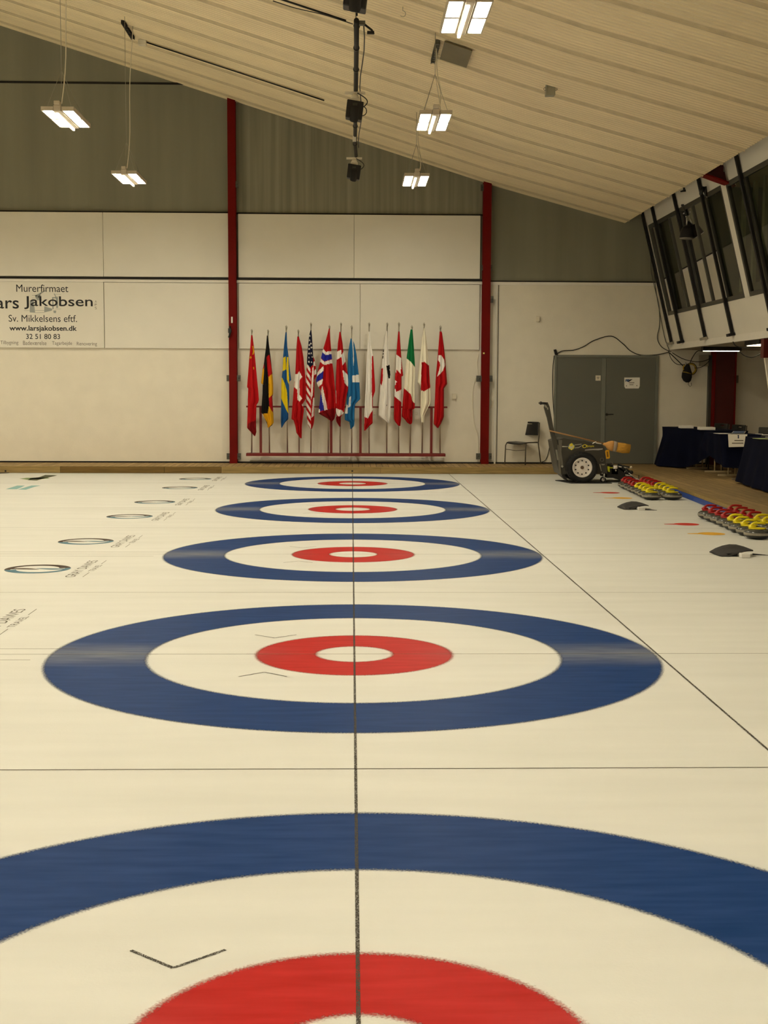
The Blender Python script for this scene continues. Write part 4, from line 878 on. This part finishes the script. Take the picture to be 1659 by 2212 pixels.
# wheels
def wheel(yc, sgn):
    c = mm(665, 1050, YM); R0 = .268
    bm = B(); prof = [(.172, -.08), (.20, -.10), (.235, -.10), (.258, -.085), (R0, -.05), (R0, .05), (.258, .085), (.235, .10), (.20, .10), (.172, .08)]
    lathe(bm, prof, (c.x, yc, R0+.003), 'Y', 56)
    if sgn < 0:
        for k in range(60):
            a = 2*math.pi*k/60
            for s in (-1, 1):
                d = Vector((math.cos(a), 0, math.sin(a))); tt = Vector((-math.sin(a), 0, math.cos(a)))*.007; cc = Vector((c.x, yc+s*.075, R0+.003))
                hexa(bm, [cc+d*.246-tt+Vector((0, -.02, 0)), cc+d*.246+tt+Vector((0, -.02, 0)), cc+d*.246+tt+Vector((0, .02, 0)), cc+d*.246-tt+Vector((0, .02, 0)), cc+d*(R0+.002)-tt+Vector((0, -.015, 0)), cc+d*(R0+.002)+tt+Vector((0, -.015, 0)), cc+d*(R0+.002)+tt+Vector((0, .015, 0)), cc+d*(R0+.002)-tt+Vector((0, .015, 0))])
    o = obj('tyre', bm, TYRE, mc)
    bm = B(); lathe(bm, [(.172, -.078*1), (.165, -.088), (.150, -.085), (.138, -.05), (.10, -.042), (.06, -.055), (.03, -.055), (0, -.055)] if sgn < 0 else [(.172, .078), (.15, .085), (.138, .05), (0, .05)], (c.x, yc, R0+.003), 'Y', 48)
    lathe(bm, [(.172, -.078), (.172, .078)], (c.x, yc, R0+.003), 'Y', 48); rim = obj('rim', bm, RIM, mc)
    if sgn < 0:
        bm = B()
        for k in range(10):
            a = 2*math.pi*(k+.5)/10; lathe(bm, [(0, -.004), (.013, -.004), (.013, .004), (0, .004)], (c.x+.116*math.cos(a), yc-.0475, R0+.003+.116*math.sin(a)), 'Y', 12)
        obj('rim_hole', bm, BLACK, rim)
        bm = B(); lathe(bm, [(0, -.03), (.026, -.025), (.03, 0), (.03, .02)], (c.x, yc-.055, R0+.003), 'Y', 16); obj('hub_cap', bm, mat('rusty_hub', (96, 74, 56), .6), rim)
wheel(YM, -1); wheel(YM+.80, 1)
# decals on the side plate
YD = YM+.10-.003
bm = B(); c = mm(515, 725, YD)
lathe(bm, [(.052, 0), (.052, -.002), (.060, -.002), (.060, 0)], (c.x, YD, c.z), 'Y', 32); obj('decal_ring', bm, mat('teal_decal', (96, 124, 120), .5), mc)
bm = B(); bm.faces.new([bm.verts.new((c.x+.046*math.cos(a), YD-.002, c.z+.046*math.sin(a))) for a in [i*math.pi/14 for i in range(28)]]); obj('decal_globe', bm, mat('decal_white', (206, 204, 190), .5), mc)
YEL = mat('decal_yellow', (222, 204, 60), .5)
bm = B()
for P in ([(485, 690), (520, 670), (545, 700), (515, 725), (490, 715)], [(470, 720), (490, 735), (500, 765), (470, 750)], [(530, 740), (560, 700), (555, 740), (535, 768)], [(500, 765), (515, 745), (530, 770), (515, 778)]): bm.faces.new([bm.verts.new(mm(*p, YD-.004)) for p in P])
obj('decal_patch', bm, YEL, mc)
bm = B()
for P in ([(375, 715), (460, 722), (460, 728), (375, 730)], [(565, 695), (665, 683), (665, 690), (565, 702)], [(565, 740), (620, 735), (680, 700), (680, 706), (622, 742), (565, 748)]): bm.faces.new([bm.verts.new(mm(*p, YD-.003)) for p in P])
obj('decal_streak', bm, MAT['decal_white'], mc)
def onm(s, P0, P1, m_, shear=0, nm='decal_lettering'):
    a, b_ = mm(P0[0], P1[1], YD-.004), mm(P1[0], P0[1], YD-.004)
    text(nm, s, m_, mc, lambda p, q: (a.x+(b_.x-a.x)*p+shear*q, YD-.004, a.z+(b_.z-a.z)*q), True)
onm('O', (672, 690), (742, 745), YEL, .01); onm('lympia', (742, 700), (850, 738), YEL, .008)
bm = B(); bm.faces.new([bm.verts.new(mm(*p, YD-.003)) for p in ((712, 785), (720, 768), (800, 758), (985, 750), (978, 768), (920, 778), (830, 776))]); obj('decal_banner', bm, mat('silver_decal', (164, 160, 158), .4), mc)
# round gauge, leg and caster
c = mm(970, 920, YD); bm = B(); lathe(bm, [(.024, 0), (.024, -.014), (.034, -.014), (.034, 0)], (c.x, YM+.10, c.z), 'Y', 24); obj('round_port', bm, MG2, mc)
bm = B(); prism(bm, [mm(*p, YM+.06) for p in ((935, 985), (1040, 970), (1052, 1135), (985, 1135))], (0, .04, 0)); obj('front_leg', bm, MG, mc, bevel=.004)
bm = B(); prism(bm, [mm(*p, YM+.055) for p in ((930, 985), (945, 985), (965, 1090), (955, 1095))], (0, .005, 0)); prism(bm, [mm(*p, YM+.055) for p in ((960, 985), (1015, 985), (1005, 1002), (965, 1002))], (0, .005, 0)); obj('edge_strip', bm, GALV, mc)
c = mm(985, 1215, YM+.10); bm = B(); lathe(bm, [(.02, -.02), (.046, -.022), (.051, -.01), (.051, .01), (.046, .022), (.02, .02)], (c.x, YM+.10, .052), 'Y', 28); cw = obj('caster_wheel', bm, TYRE, mc)
bm = B(); lathe(bm, [(0, -.024), (.028, -.024), (.03, -.015)], (c.x, YM+.10, .052), 'Y', 20); obj('caster_hub', bm, RIM, cw)
bm = B(); tube(bm, [(c.x+.01, YM+.07, .055), (c.x+.015, YM+.07, .16)], .013, 8); tube(bm, [(c.x+.01, YM+.13, .055), (c.x+.015, YM+.13, .16)], .013, 8); box(bm, c.x-.03, c.x+.05, YM+.06, YM+.14, .155, .17); obj('caster_fork', bm, CHROME, mc)
# rear skirt behind the wheel
bm = B(); prism(bm, [mm(*p, YM+.12) for p in ((345, 1050), (395, 1010), (420, 1160), (470, 1240), (380, 1170))], (0, .5, 0)); obj('rear_skirt', bm, BLACK, mc)
bm = B(); c = mm(372, 1018, YM+.1); tube(bm, [(c.x, YM+.06, c.z), (c.x, YM+.1, c.z)], .02, 10); obj('knob', bm, CHROME, mc)
# yellow tag
bm = B(); prism(bm, [mm(*p, YM+.075) for p in ((1018, 790), (1040, 772), (1078, 775), (1090, 890), (1075, 905), (1035, 905))], (0, .012, 0)); yt = obj('yellow_key_tag', bm, mat('amber_plastic', (226, 166, 20), .4), mc, bevel=.004)
bm = B(); prism(bm, [mm(*p, YM+.0725) for p in ((1040, 800), (1062, 798), (1070, 878), (1045, 880))], (0, .002, 0)); obj('tag_print', bm, mat('brown_print', (130, 88, 16), .6), yt)
# blade unit at the front
f = lambda a, b_, Y=YM+.15: U(1300+a/13.825, 960+b_/13.825, Y=Y)
bm = B(); prism(bm, [f(*p) for p in ((150, 850), (270, 700), (480, 640), (700, 800), (900, 900), (1020, 1040), (560, 1080), (420, 1000), (140, 1000))], (0, .62, 0)); obj('blade_housing', bm, BLACKM, mc, bevel=.008)
bm = B(); prism(bm, [f(*p) for p in ((290, 610), (460, 640), (500, 900), (280, 900))], (0, .4, 0)); prism(bm, [f(*p) for p in ((480, 700), (620, 650), (880, 800), (840, 860), (640, 840))], (0, .5, 0)); obj('motor_block', bm, BLACK, mc, bevel=.006)
bm = B(); prism(bm, [f(*p, YM+.13) for p in ((160, 655), (230, 660), (240, 820), (180, 812))], (0, .03, 0)); tube(bm, [f(220, 695), f(330, 700)], .01, 8); obj('yellow_latch', bm, mat('lime_plastic', (206, 210, 40), .4), mc)
bm = B(); c0, c1_ = f(345, 680, YM+.10), f(460, 680, YM+.10); tube(bm, [c0, c1_], .032, 16); obj('white_knob', bm, RIM, mc)
bm = B(); tube(bm, [f(500, 665), f(800, 705)], .012, 8); tube(bm, [f(700, 910), f(900, 940)], .01, 8); tube(bm, [f(800, 850), f(990, 1005)], .009, 8); tube(bm, [f(680, 830), f(720, 750), f(760, 830)], .007, 6); tube(bm, [f(400, 750), f(430, 800)], .014, 8); obj('linkage_rod', bm, CHROME, mc)
bm = B(); a_, b2_ = f(480, 600, YM+.3), f(850, 690, YM+.2); tube(bm, [a_, b2_], .012, 8); tube(bm, [f(600, 650), f(700, 780)], .022, 8); lathe(bm, [(0, -.03), (.032, -.02), (.032, .02), (0, .03)], tuple(f(880, 830)), 'Y', 12); obj('black_lever', bm, BLACK, mc)
bm = B(); c = f(870, 690, YM+.2); lathe(bm, [(0, -.026), (.02, -.018), (.026, 0), (.02, .018), (0, .026)], tuple(c), 'Y', 14); c = f(300, 538, YM+.25); lathe(bm, [(0, -.014), (.012, 0), (0, .014)], tuple(c), 'Y', 10); obj('ball_knob', bm, mat('pale_knob', (196, 184, 160), .4), mc)
bm = B(); tube(bm, [f(300, 545, YM+.25), f(350, 600, YM+.25), f(320, 640, YM+.25)], .005, 6); obj('thin_rod', bm, GALV, mc)
# black rubber wheel ramp
bm = B(); p = [U(1205, 1037, Z=.001), U(1262, 1047, Z=.001), U(1225, 1046.5, Z=.001)]
prism(bm, [Vector((3.58, 22.85, .012)), Vector((3.74, 22.14, .012)), Vector((4.45, 22.16, .012)), Vector((4.45, 22.35, .012)), Vector((3.95, 22.5, .012)), Vector((3.72, 22.85, .012))], (0, 0, -.011))
tag(obj('drip_mat', bm, RUBBER), 'thin black mat under the wheel of the ice machine', 'mat')
# broom on the machine
bt = thing('corn_broom', 'straw broom with wooden stick lying on the ice machine', 'broom', mm(600, 580))
YBm = YM+.06
bm = B(); tube(bm, [mm(185, 487, YBm), mm(1010, 682, YBm)], [.0135, .0135], 10); obj('stick', bm, mat('wooden_stick', (150, 112, 70), .6), bt)
bm = B(); hp = [mm(*p, YBm) for p in ((1000, 680), (1035, 680), (1070, 705), (1110, 712), (1145, 718))]
def oval(bm, c, ax, ry, rz, n=18):
    return [bm.verts.new(c+Vector((0, ry*math.cos(2*math.pi*k/n), 0))+ax*(rz*math.sin(2*math.pi*k/n))) for k in range(n)]
def loft(bm, secs, n=18):
    R_ = [oval(bm, c, ax, ry, rz, n) for c, ax, ry, rz in secs]
    for a, b_ in zip(R_, R_[1:]):
        for k in range(n): bm.faces.new((a[k], a[(k+1) % n], b_[(k+1) % n], b_[k])).smooth = True
    bm.faces.new(R_[0][::-1]); bm.faces.new(R_[-1])
ax = (mm(1140, 790, YBm)-mm(1165, 655, YBm)).normalized()
loft(bm, [(mm(985, 683, YBm), ax, .02, .016), (mm(1020, 690, YBm), ax, .024, .03), (mm(1060, 704, YBm), ax, .045, .07), (mm(1110, 712, YBm), ax, .05, .09), (mm(1140, 718, YBm), ax, .05, .088)]); obj('shoulder', bm, mat('straw_light', (206, 152, 84), .7, var=.15, scale=30, stretch=(1, 8, 8)), bt)
bm = B(); loft(bm, [(mm(1138, 718, YBm), ax, .052, .092), (mm(1190, 730, YBm), ax, .052, .088)]); obj('binding', bm, mat('grey_binding', (158, 142, 124), .6), bt)
bm = B(); loft(bm, [(mm(1188, 730, YBm), ax, .048, .084), (mm(1290, 748, YBm), ax, .055, .09), (mm(1385, 758, YBm), ax, .06, .078)]); obj('bristles', bm, mat('straw', (190, 140, 50), .8, var=.35, scale=26, stretch=(.6, 9, 9), bump=.5, bscale=60), bt)
bm = B(); tube(bm, [mm(830, 680, YBm-.01), mm(850, 665, YBm-.03), mm(885, 650, YBm-.02), mm(880, 668, YBm-.02), mm(960, 680, YBm-.01)], .008, 6); obj('tie', bm, PAPER, bt)

# ------------------------------------------------------------------ chairs
CH = mat('black_chair_shell', (24, 23, 22), .4); CL = mat('brown_grey_tube', (84, 76, 66), .35, metal=.5)
def make_chair():
    t = thing('stacking_chair', 'x', 'chair', (0, 0, 0))      # faces -Y locally
    W, D = .24, .20
    bm = B(); g = []; nx, ny = 8, 8
    for i in range(nx+1):
        row = []
        for j in range(ny+1):
            x = -W+.02+2*(W-.02)*i/nx; y = -D-.03+(2*D+.02)*j/ny
            z = .45-.018*math.cos((i/nx-.5)*math.pi)-(.02*(1-j/2) if j < 2 else 0)
            row.append(bm.verts.new((x, y, z)))
        g.append(row)
    for i in range(nx):
        for j in range(ny): bm.faces.new((g[i][j], g[i+1][j], g[i+1][j+1], g[i][j+1]))
    o = obj('seat', bm, CH, t, smooth=True); m = o.modifiers.new('s', 'SOLIDIFY'); m.thickness = .014
    bm = B(); nx, ny = 24, 16
    g = []
    for i in range(nx+1):
        row = []
        for j in range(ny+1):
            s = i/nx-.5; f = j/ny; x = s*2*(W-.01)*(1-.03*f); z = .575+.265*f; y = D+.035+.03*f+.03*math.cos(s*math.pi)-.03
            row.append(bm.verts.new((x, y, z)))
        g.append(row)
    for i in range(nx):
        for j in range(ny):
            if j == 13 and 9 <= i <= 14: continue
            bm.faces.new((g[i][j], g[i+1][j], g[i+1][j+1], g[i][j+1]))
    o = obj('backrest', bm, CH, t, smooth=True); m = o.modifiers.new('s', 'SOLIDIFY'); m.thickness = .012
    for s in (-1, 1):
        bm = B(); tube(bm, [(s*(W+.005), -D-.05, 0), (s*W, -D-.035, .38), (s*(W-.01), -D, .43), (s*(W-.01), -D+.06, .44), (s*(W-.01), D-.02, .435)], .0115, 10); obj('leg', bm, CL, t)
        bm = B(); tube(bm, [(s*(W+.01), D+.09, 0), (s*W, D+.0, .43), (s*(W-.005), D+.03, .56), (s*(W-.008), D+.045, .83)], .0115, 10); obj('leg', bm, CL, t)
    bm = B(); tube(bm, [(-W, -D-.04, .30), (0, -D-.02, .28), (W, -D-.04, .30)], .006, 8); obj('brace', bm, CL, t)
    return t
chair = make_chair(); chair['label'] = 'black chair standing alone against the white wall beside the machine'; chair['group'] = 'black stacking chairs'
fr_ = Vector((-.67, -.74)); ang = math.atan2(fr_.y, fr_.x)+math.pi/2
cxy = (Vector((3.048, 25.724))+Vector((3.377, 25.42)))/2+Vector((.67, .74))*.24
chair.location = (cxy.x, cxy.y, DZ); chair.rotation_euler = (0, 0, ang)
for (x, y, rz, lab) in ((6.93, 25.0, -1.25, 'dark chair back showing left of the broad red column foot'), (6.98, 24.05, -1.3, 'dark chair back in front of the broad red column'), (7.02, 22.25, -1.0, 'dark chair behind the tablet computer'), (7.06, 21.1, -1.2, 'dark chair cut by the right picture edge')):
    dup(chair, (x, y, DZ), rz, lab)

# ------------------------------------------------------------------ cloth-covered tables
def drape(top, bot, th=.006, nf=9, parent=None, amp=.018, n=60, m_=8):
    def samp(P, f):
        P = [Vector(p) for p in P]; L_ = [0]
        for a, b_ in zip(P, P[1:]): L_.append(L_[-1]+(b_-a).length)
        d = f*L_[-1]
        for i in range(len(P)-1):
            if d <= L_[i+1] or i == len(P)-2: return P[i].lerp(P[i+1], (d-L_[i])/max(1e-6, L_[i+1]-L_[i]))
    bm = B(); g = []
    for i in range(n+1):
        f = i/n; a, b_ = samp(top, f), samp(bot, f); a2 = samp(top, min(1, f+.01)); a1 = samp(top, max(0, f-.01)); d = (a2-a1).normalized(); nn = Vector((d.y, -d.x, 0))
        g.append([bm.verts.new(a.lerp(b_, j/m_)+nn*(-amp*(j/m_)*math.sin(nf*2*math.pi*f+.6*j/m_))) for j in range(m_+1)])
    for i in range(n):
        for j in range(m_): bm.faces.new((g[i][j], g[i+1][j], g[i+1][j+1], g[i][j+1])).smooth = True
    return bm
def table(lab, clab, top, z, bot, legs, nf=8):
    c = sum((Vector(p) for p in top), Vector((0, 0)))/len(top)
    t = thing('folding_table', lab, 'table', (c.x, c.y, DZ))
    bm = B(); prism(bm, [(c.x+(x-c.x)*.92, c.y+(y-c.y)*.96, z-.004) for x, y in top], (0, 0, -.025)); obj('tabletop', bm, mat('pale_laminate', (190, 180, 150), .5), t)
    for x, y in legs:
        bm = B()
        for s in (-.06, .06): tube(bm, [(x+s, y, DZ+.03), (x+s, y, z-.03)], .014, 8)
        box(bm, x-.24, x+.24, y-.016, y+.016, DZ, DZ+.03); obj('leg', bm, mat('cream_tube', (190, 176, 140), .4), t)
    b0 = B(); prism(b0, [(x, y, z+.002) for x, y in top], (0, 0, -.004))
    bmd = drape([(x, y, z) for x, y in (top[3], top[0], top[1], top[2])], bot, nf=nf)
    me = bpy.data.meshes.new('tmp'); bmd.to_mesh(me); bmd.free(); b0.from_mesh(me); bpy.data.meshes.remove(me)
    o = obj('tablecloth', b0, NAVY); tag(o, clab, 'tablecloth', 'navy cloths over the side tables')
    return t
table('folding table hidden under the leftmost navy cloth', 'leftmost navy cloth, hanging widest, beside the grey doors', [(6.1, 25.55), (6.4, 23.0), (7.05, 23.05), (6.75, 25.6)], .885,
      [(6.8, 25.7, .2), (5.95, 25.45, .15), (5.9, 25.1, .14), (6.05, 24.75, .15), (6.25, 24.4, .15), (6.33, 24.1, .2), (6.36, 23.7, .28), (6.42, 23.0, .50), (7.0, 23.0, .45)], [(6.62, 23.38), (6.55, 24.4)])
table('folding table under the middle navy cloth with cream legs showing', 'middle navy cloth with the white notice pinned on it', [(6.2, 22.85), (6.14, 21.62), (6.82, 21.6), (6.85, 22.9)], .865,
      [(6.85, 22.9, .5), (6.16, 22.9, .62), (6.2, 22.2, .42), (6.2, 21.6, .32), (6.5, 21.56, .30), (6.82, 21.56, .42)], [(6.57, 22.35)], 6)
table('folding table under the navy cloth at the right edge', 'rightmost navy cloth, cut by the right picture edge', [(6.24, 20.55), (6.02, 17.6), (6.8, 17.55), (6.95, 20.5)], .865,
      [(6.95, 20.6, .2), (6.12, 20.65, .16), (6.0, 19.4, .15), (5.92, 17.5, .14), (6.8, 17.45, .14)], [(6.57, 20.2), (6.4, 18.2)])
# things on the tables
def flat(name, pts, z0, th, m_, lab, cat, bev=.002):
    bm = B(); prism(bm, [(x, y, z0+.003) for x, y in pts], (0, 0, th)); return tag(obj(name, bm, m_, bevel=bev), lab, cat)
def rect(x, y, w_, d, a=0):
    c, s = math.cos(a), math.sin(a); return [(x+c*p-s*q_, y+s*p+c*q_) for p, q_ in ((-w_/2, -d/2), (w_/2, -d/2), (w_/2, d/2), (-w_/2, d/2))]
flat('binder', rect(6.32, 24.55, .24, .30, -.1), .885, .05, PAPER, 'left white binder on the leftmost navy cloth', 'binder')
flat('binder', rect(6.42, 23.5, .27, .32, -.1), .885, .05, PAPER, 'right white binder on the leftmost navy cloth', 'binder')
flat('paper_sheet', rect(6.27, 21.95, .21, .28, .1), .866, .006, PAPER, 'white sheet left of the tablet on the middle cloth', 'paper')
flat('paper_sheet', rect(6.22, 19.6, .21, .29, .1), .866, .005, mat('green_edge_paper', (190, 210, 140), .7), 'pale green sheet near the red box', 'paper')
flat('paper_sheet', rect(6.66, 20.2, .3, .3, .2), .866, .006, PAPER, 'white sheet left of the red box', 'paper')
flat('red_box', rect(6.62, 19.72, .42, .30, 0), .866, .05, mat('red_card', (190, 44, 40), .5), 'flat red box on the rightmost navy cloth', 'box')
t = thing('tablet_computer', 'tablet with grey-blue screen leaning on the middle cloth', 'tablet', (6.55, 21.85, .87))
a0 = [U(1579, 937, Y=21.8), U(1608, 936.5, Y=21.8), U(1612, 931, Y=21.95), U(1584, 931, Y=21.95)]
zz = min(p.z for p in a0); a0 = [p+Vector((0, 0, .873-zz)) for p in a0]
bm = B(); prism(bm, a0, (0, .006, -.008)); obj('case', bm, mat('grey_case', (120, 116, 112), .4), t, bevel=.002)
ce = sum(a0, Vector())/4; bm = B(); nrm = (a0[1]-a0[0]).cross(a0[3]-a0[0]).normalized(); nrm = nrm if nrm.z > 0 else -nrm
bm.faces.new([bm.verts.new(ce+(p-ce)*.86+nrm*.002) for p in a0]); obj('screen', bm, mat('tablet_screen', (84, 100, 132), .15), t)
bm = B(); tube(bm, [(6.78, 21.75, .874), (6.82, 21.5, .876), (6.75, 21.3, .874), (6.9, 21.2, .874), (6.93, 20.9, .872)], .006, 6); tag(obj('charging_cable', bm, PAPER), 'white cable trailing from the tablet', 'cable')
ysn = 21.54
t = thing('paper_notice', 'white printed notice pinned to the middle navy cloth', 'notice', U(1592, 950, Y=ysn))
g = lambda a, b_, o=0: U(1420+a/6.94, 880+b_/6.94, Y=ysn-o)
bm = B(); prism(bm, [g(*p) for p in ((1060, 403), (1350, 403), (1345, 432), (1322, 432), (1302, 590), (1070, 596))], (0, .003, 0)); obj('sheet', bm, PAPER, t)
bm = B(); bm.faces.new([bm.verts.new(g(*p, .002)) for p in ((1198, 415), (1228, 415), (1222, 435), (1225, 465), (1205, 466), (1206, 430))]); obj('emblem', bm, mat('notice_navy', (36, 48, 84), .6), t)
for x0, x1_, y0_, y1_ in ((1155, 1290, 490, 503), (1118, 1290, 531, 544)):
    bm = B(); bm.faces.new([bm.verts.new(g(*p, .002)) for p in ((x0, y0_), (x1_, y0_), (x1_, y1_), (x0, y1_))]); obj('print_line', bm, MAT['notice_print'], t)
c = U(1592, 1037, Z=DZ); bm = B(); box(bm, c.x-.08, c.x+.09, c.y-.05, c.y+.05, DZ, DZ+.03); tag(obj('floor_socket', bm, mat('grey_brown_box', (110, 96, 78), .6), bevel=.004), 'small flat box on the deck between the two right tables', 'box')

# ------------------------------------------------------------------ cables and hanging reel
def cable(pts, Y, r, lab, m_=BLACK, name='wall_cable'):
    P = [U(u, v, Y=Y if not isinstance(Y, (list, tuple)) else Y[i]) for i, (u, v) in enumerate(pts)]; Q = []
    for i in range(len(P)-1):
        p0, p1, p2, p3 = P[max(0, i-1)], P[i], P[i+1], P[min(len(P)-1, i+2)]
        for k in range(6):
            t_ = k/6; Q.append(.5*((2*p1)+(p2-p0)*t_+(2*p0-5*p1+4*p2-p3)*t_*t_+(-p0+3*p1-3*p2+p3)*t_**3))
    Q.append(P[-1]); bm = B(); tube(bm, Q, r, 6); return tag(obj(name, bm, m_), lab, 'cable')
yc = YW-.05
cable([(1201, 766), (1215, 758), (1240, 756), (1262, 748), (1284, 735), (1320, 726), (1345, 742), (1362, 758), (1385, 767), (1420, 766), (1446, 760)], yc, .009, 'black cable arching over the double doors')
cable([(1197, 768), (1194, 800), (1194, 850), (1197, 900)], yc, .008, 'black cable hanging down the left side of the double doors')
cable([(1190, 948), (1184, 980), (1178, 994), (1170, 998)], yc, .007, 'thin cable from the machine handles down to the lone chair')
cable([(1408, 545), (1406, 580), (1414, 620), (1423, 660), (1425, 700), (1420, 730), (1430, 750), (1450, 760)], yc, .008, 'thin grey cable running down beside the gallery end', GREYB)
cable([(1411, 550), (1416, 620), (1426, 680), (1436, 730), (1446, 757)], yc, .007, 'second thin grey cable close to the gallery end', GREYB)
cable([(1446, 762), (1460, 775), (1475, 790), (1484, 800)], 25.8, .010, 'black cable dropping to the hanging reel from the left')
cable([(1444, 757), (1450, 775), (1463, 787), (1480, 787)], 25.85, .007, 'thin cable sagging left of the hanging reel')
cable([(1452, 762), (1475, 775), (1500, 781), (1520, 780), (1535, 774)], 25.85, .008, 'thin cable sagging above the hanging reel')
cable([(1490, 785), (1496, 772), (1506, 759), (1520, 758), (1560, 757)], 25.75, .009, 'black cable rising from the reel to the gallery underside')
cable([(1500, 795), (1515, 793), (1528, 784), (1535, 773)], 25.75, .007, 'thin cable from the reel to the red column')
cable([(1583, 738), (1590, 747), (1605, 751), (1630, 749)], 21.3, .008, 'black cable looping under the gallery sill')
cable([(1598, 760), (1610, 769), (1625, 772), (1640, 766), (1650, 758)], 20.6, .008, 'black cable sagging below the lit soffit lamp')
cable([(1028, 817), (1022, 840), (1021, 880), (1026, 920), (1033, 945), (1033, 990)], YW-.05, .006, 'thin pale cable hanging left of the right red column', CREAM)
cable([(1034, 765), (1031, 785), (1034, 810)], YW-.05, .005, 'short pale cable above the right column bracket', CREAM)
cable([(1057, 830), (1062, 845), (1058, 860), (1065, 870), (1060, 882), (1066, 865)], YW-.06, .006, 'tangled pale cable right of the right red column', CREAM)
cable([(590, 2), (640, 18), (700, 32), (762, 52)], [15.6, 16.0, 16.6, 17.0], .006, 'thin dark wire leading to the black pole from the upper left', BLACK)
p = U(1200, 761, Y=YW-.06); bm = B(); hexa(bm, [(p.x-.01, p.y-.02, p.z-.05), (p.x+.05, p.y-.02, p.z-.06), (p.x+.05, p.y+.02, p.z-.06), (p.x-.01, p.y+.02, p.z-.05), (p.x-.04, p.y-.02, p.z+.05), (p.x+.01, p.y-.02, p.z+.06), (p.x+.01, p.y+.02, p.z+.06), (p.x-.04, p.y+.02, p.z+.05)])
tag(obj('cable_clip', bm, BLACK, bevel=.003), 'black clip at the top left corner of the double doors', 'clip')
t = thing('cable_reel', 'black and yellow cable reel bag hanging under the gallery', 'cable reel', U(1484, 790, Y=25.82))
g = lambda a, b_, Y=25.82: U(1400+a/6.4, 740+b_/6.4, Y=Y)
bm = B(); c = g(575, 365); rr = .11
lathe(bm, [(.085, -.02), (.108, -.025), (.115, 0), (.108, .025), (.085, .02)], tuple(g(590, 365)), 'Y', 28); obj('yellow_ring', bm, mat('ochre_plastic', (168, 140, 40), .5), t)
bm = B(); tube(bm, [g(590, 365)+Vector((.118*math.cos(i*.35), -.01, .118*math.sin(i*.35))) for i in range(19)], .008, 8); obj('cable_coil', bm, BLACK, t)
bm = B(); loft_pts = [(g(540, 300), .05, .03), (g(530, 360), .06, .07), (g(528, 420), .07, .10), (g(525, 480), .07, .105), (g(530, 530), .05, .075), (g(535, 552), .02, .03)]
R_ = [[bm.verts.new(c_+Vector((rz*math.cos(2*math.pi*k/16), ry*math.sin(2*math.pi*k/16), 0))) for k in range(16)] for c_, ry, rz in loft_pts]
for a, b_ in zip(R_, R_[1:]):
    for k in range(16): bm.faces.new((a[k], a[(k+1) % 16], b_[(k+1) % 16], b_[k])).smooth = True
bm.faces.new(R_[0]); bm.faces.new(R_[-1]); bmesh.ops.translate(bm, verts=bm.verts, vec=(0, -.05, 0)); obj('bag', bm, mat('black_fabric', (20, 18, 18), .9), t)
bm = B(); tube(bm, [g(490, 380, 25.72), g(485, 340, 25.72), g(505, 310, 25.74)], .014, 8); tube(bm, [g(480, 405, 25.70), g(530, 412, 25.69), g(590, 432, 25.72)], .009, 8); obj('yellow_strap', bm, MAT['ochre_plastic'], t)
bm = B(); tube(bm, [g(560, 545), g(555, 580), g(580, 610), g(602, 590), g(595, 555)], .005, 6); obj('loose_loop', bm, BLACK, t)
bm = B(); c = g(540, 290); tube(bm, [c+Vector((0, 0, -.03)), c+Vector((0, .12, .02))], .012, 8); obj('hook', bm, GALV, t)
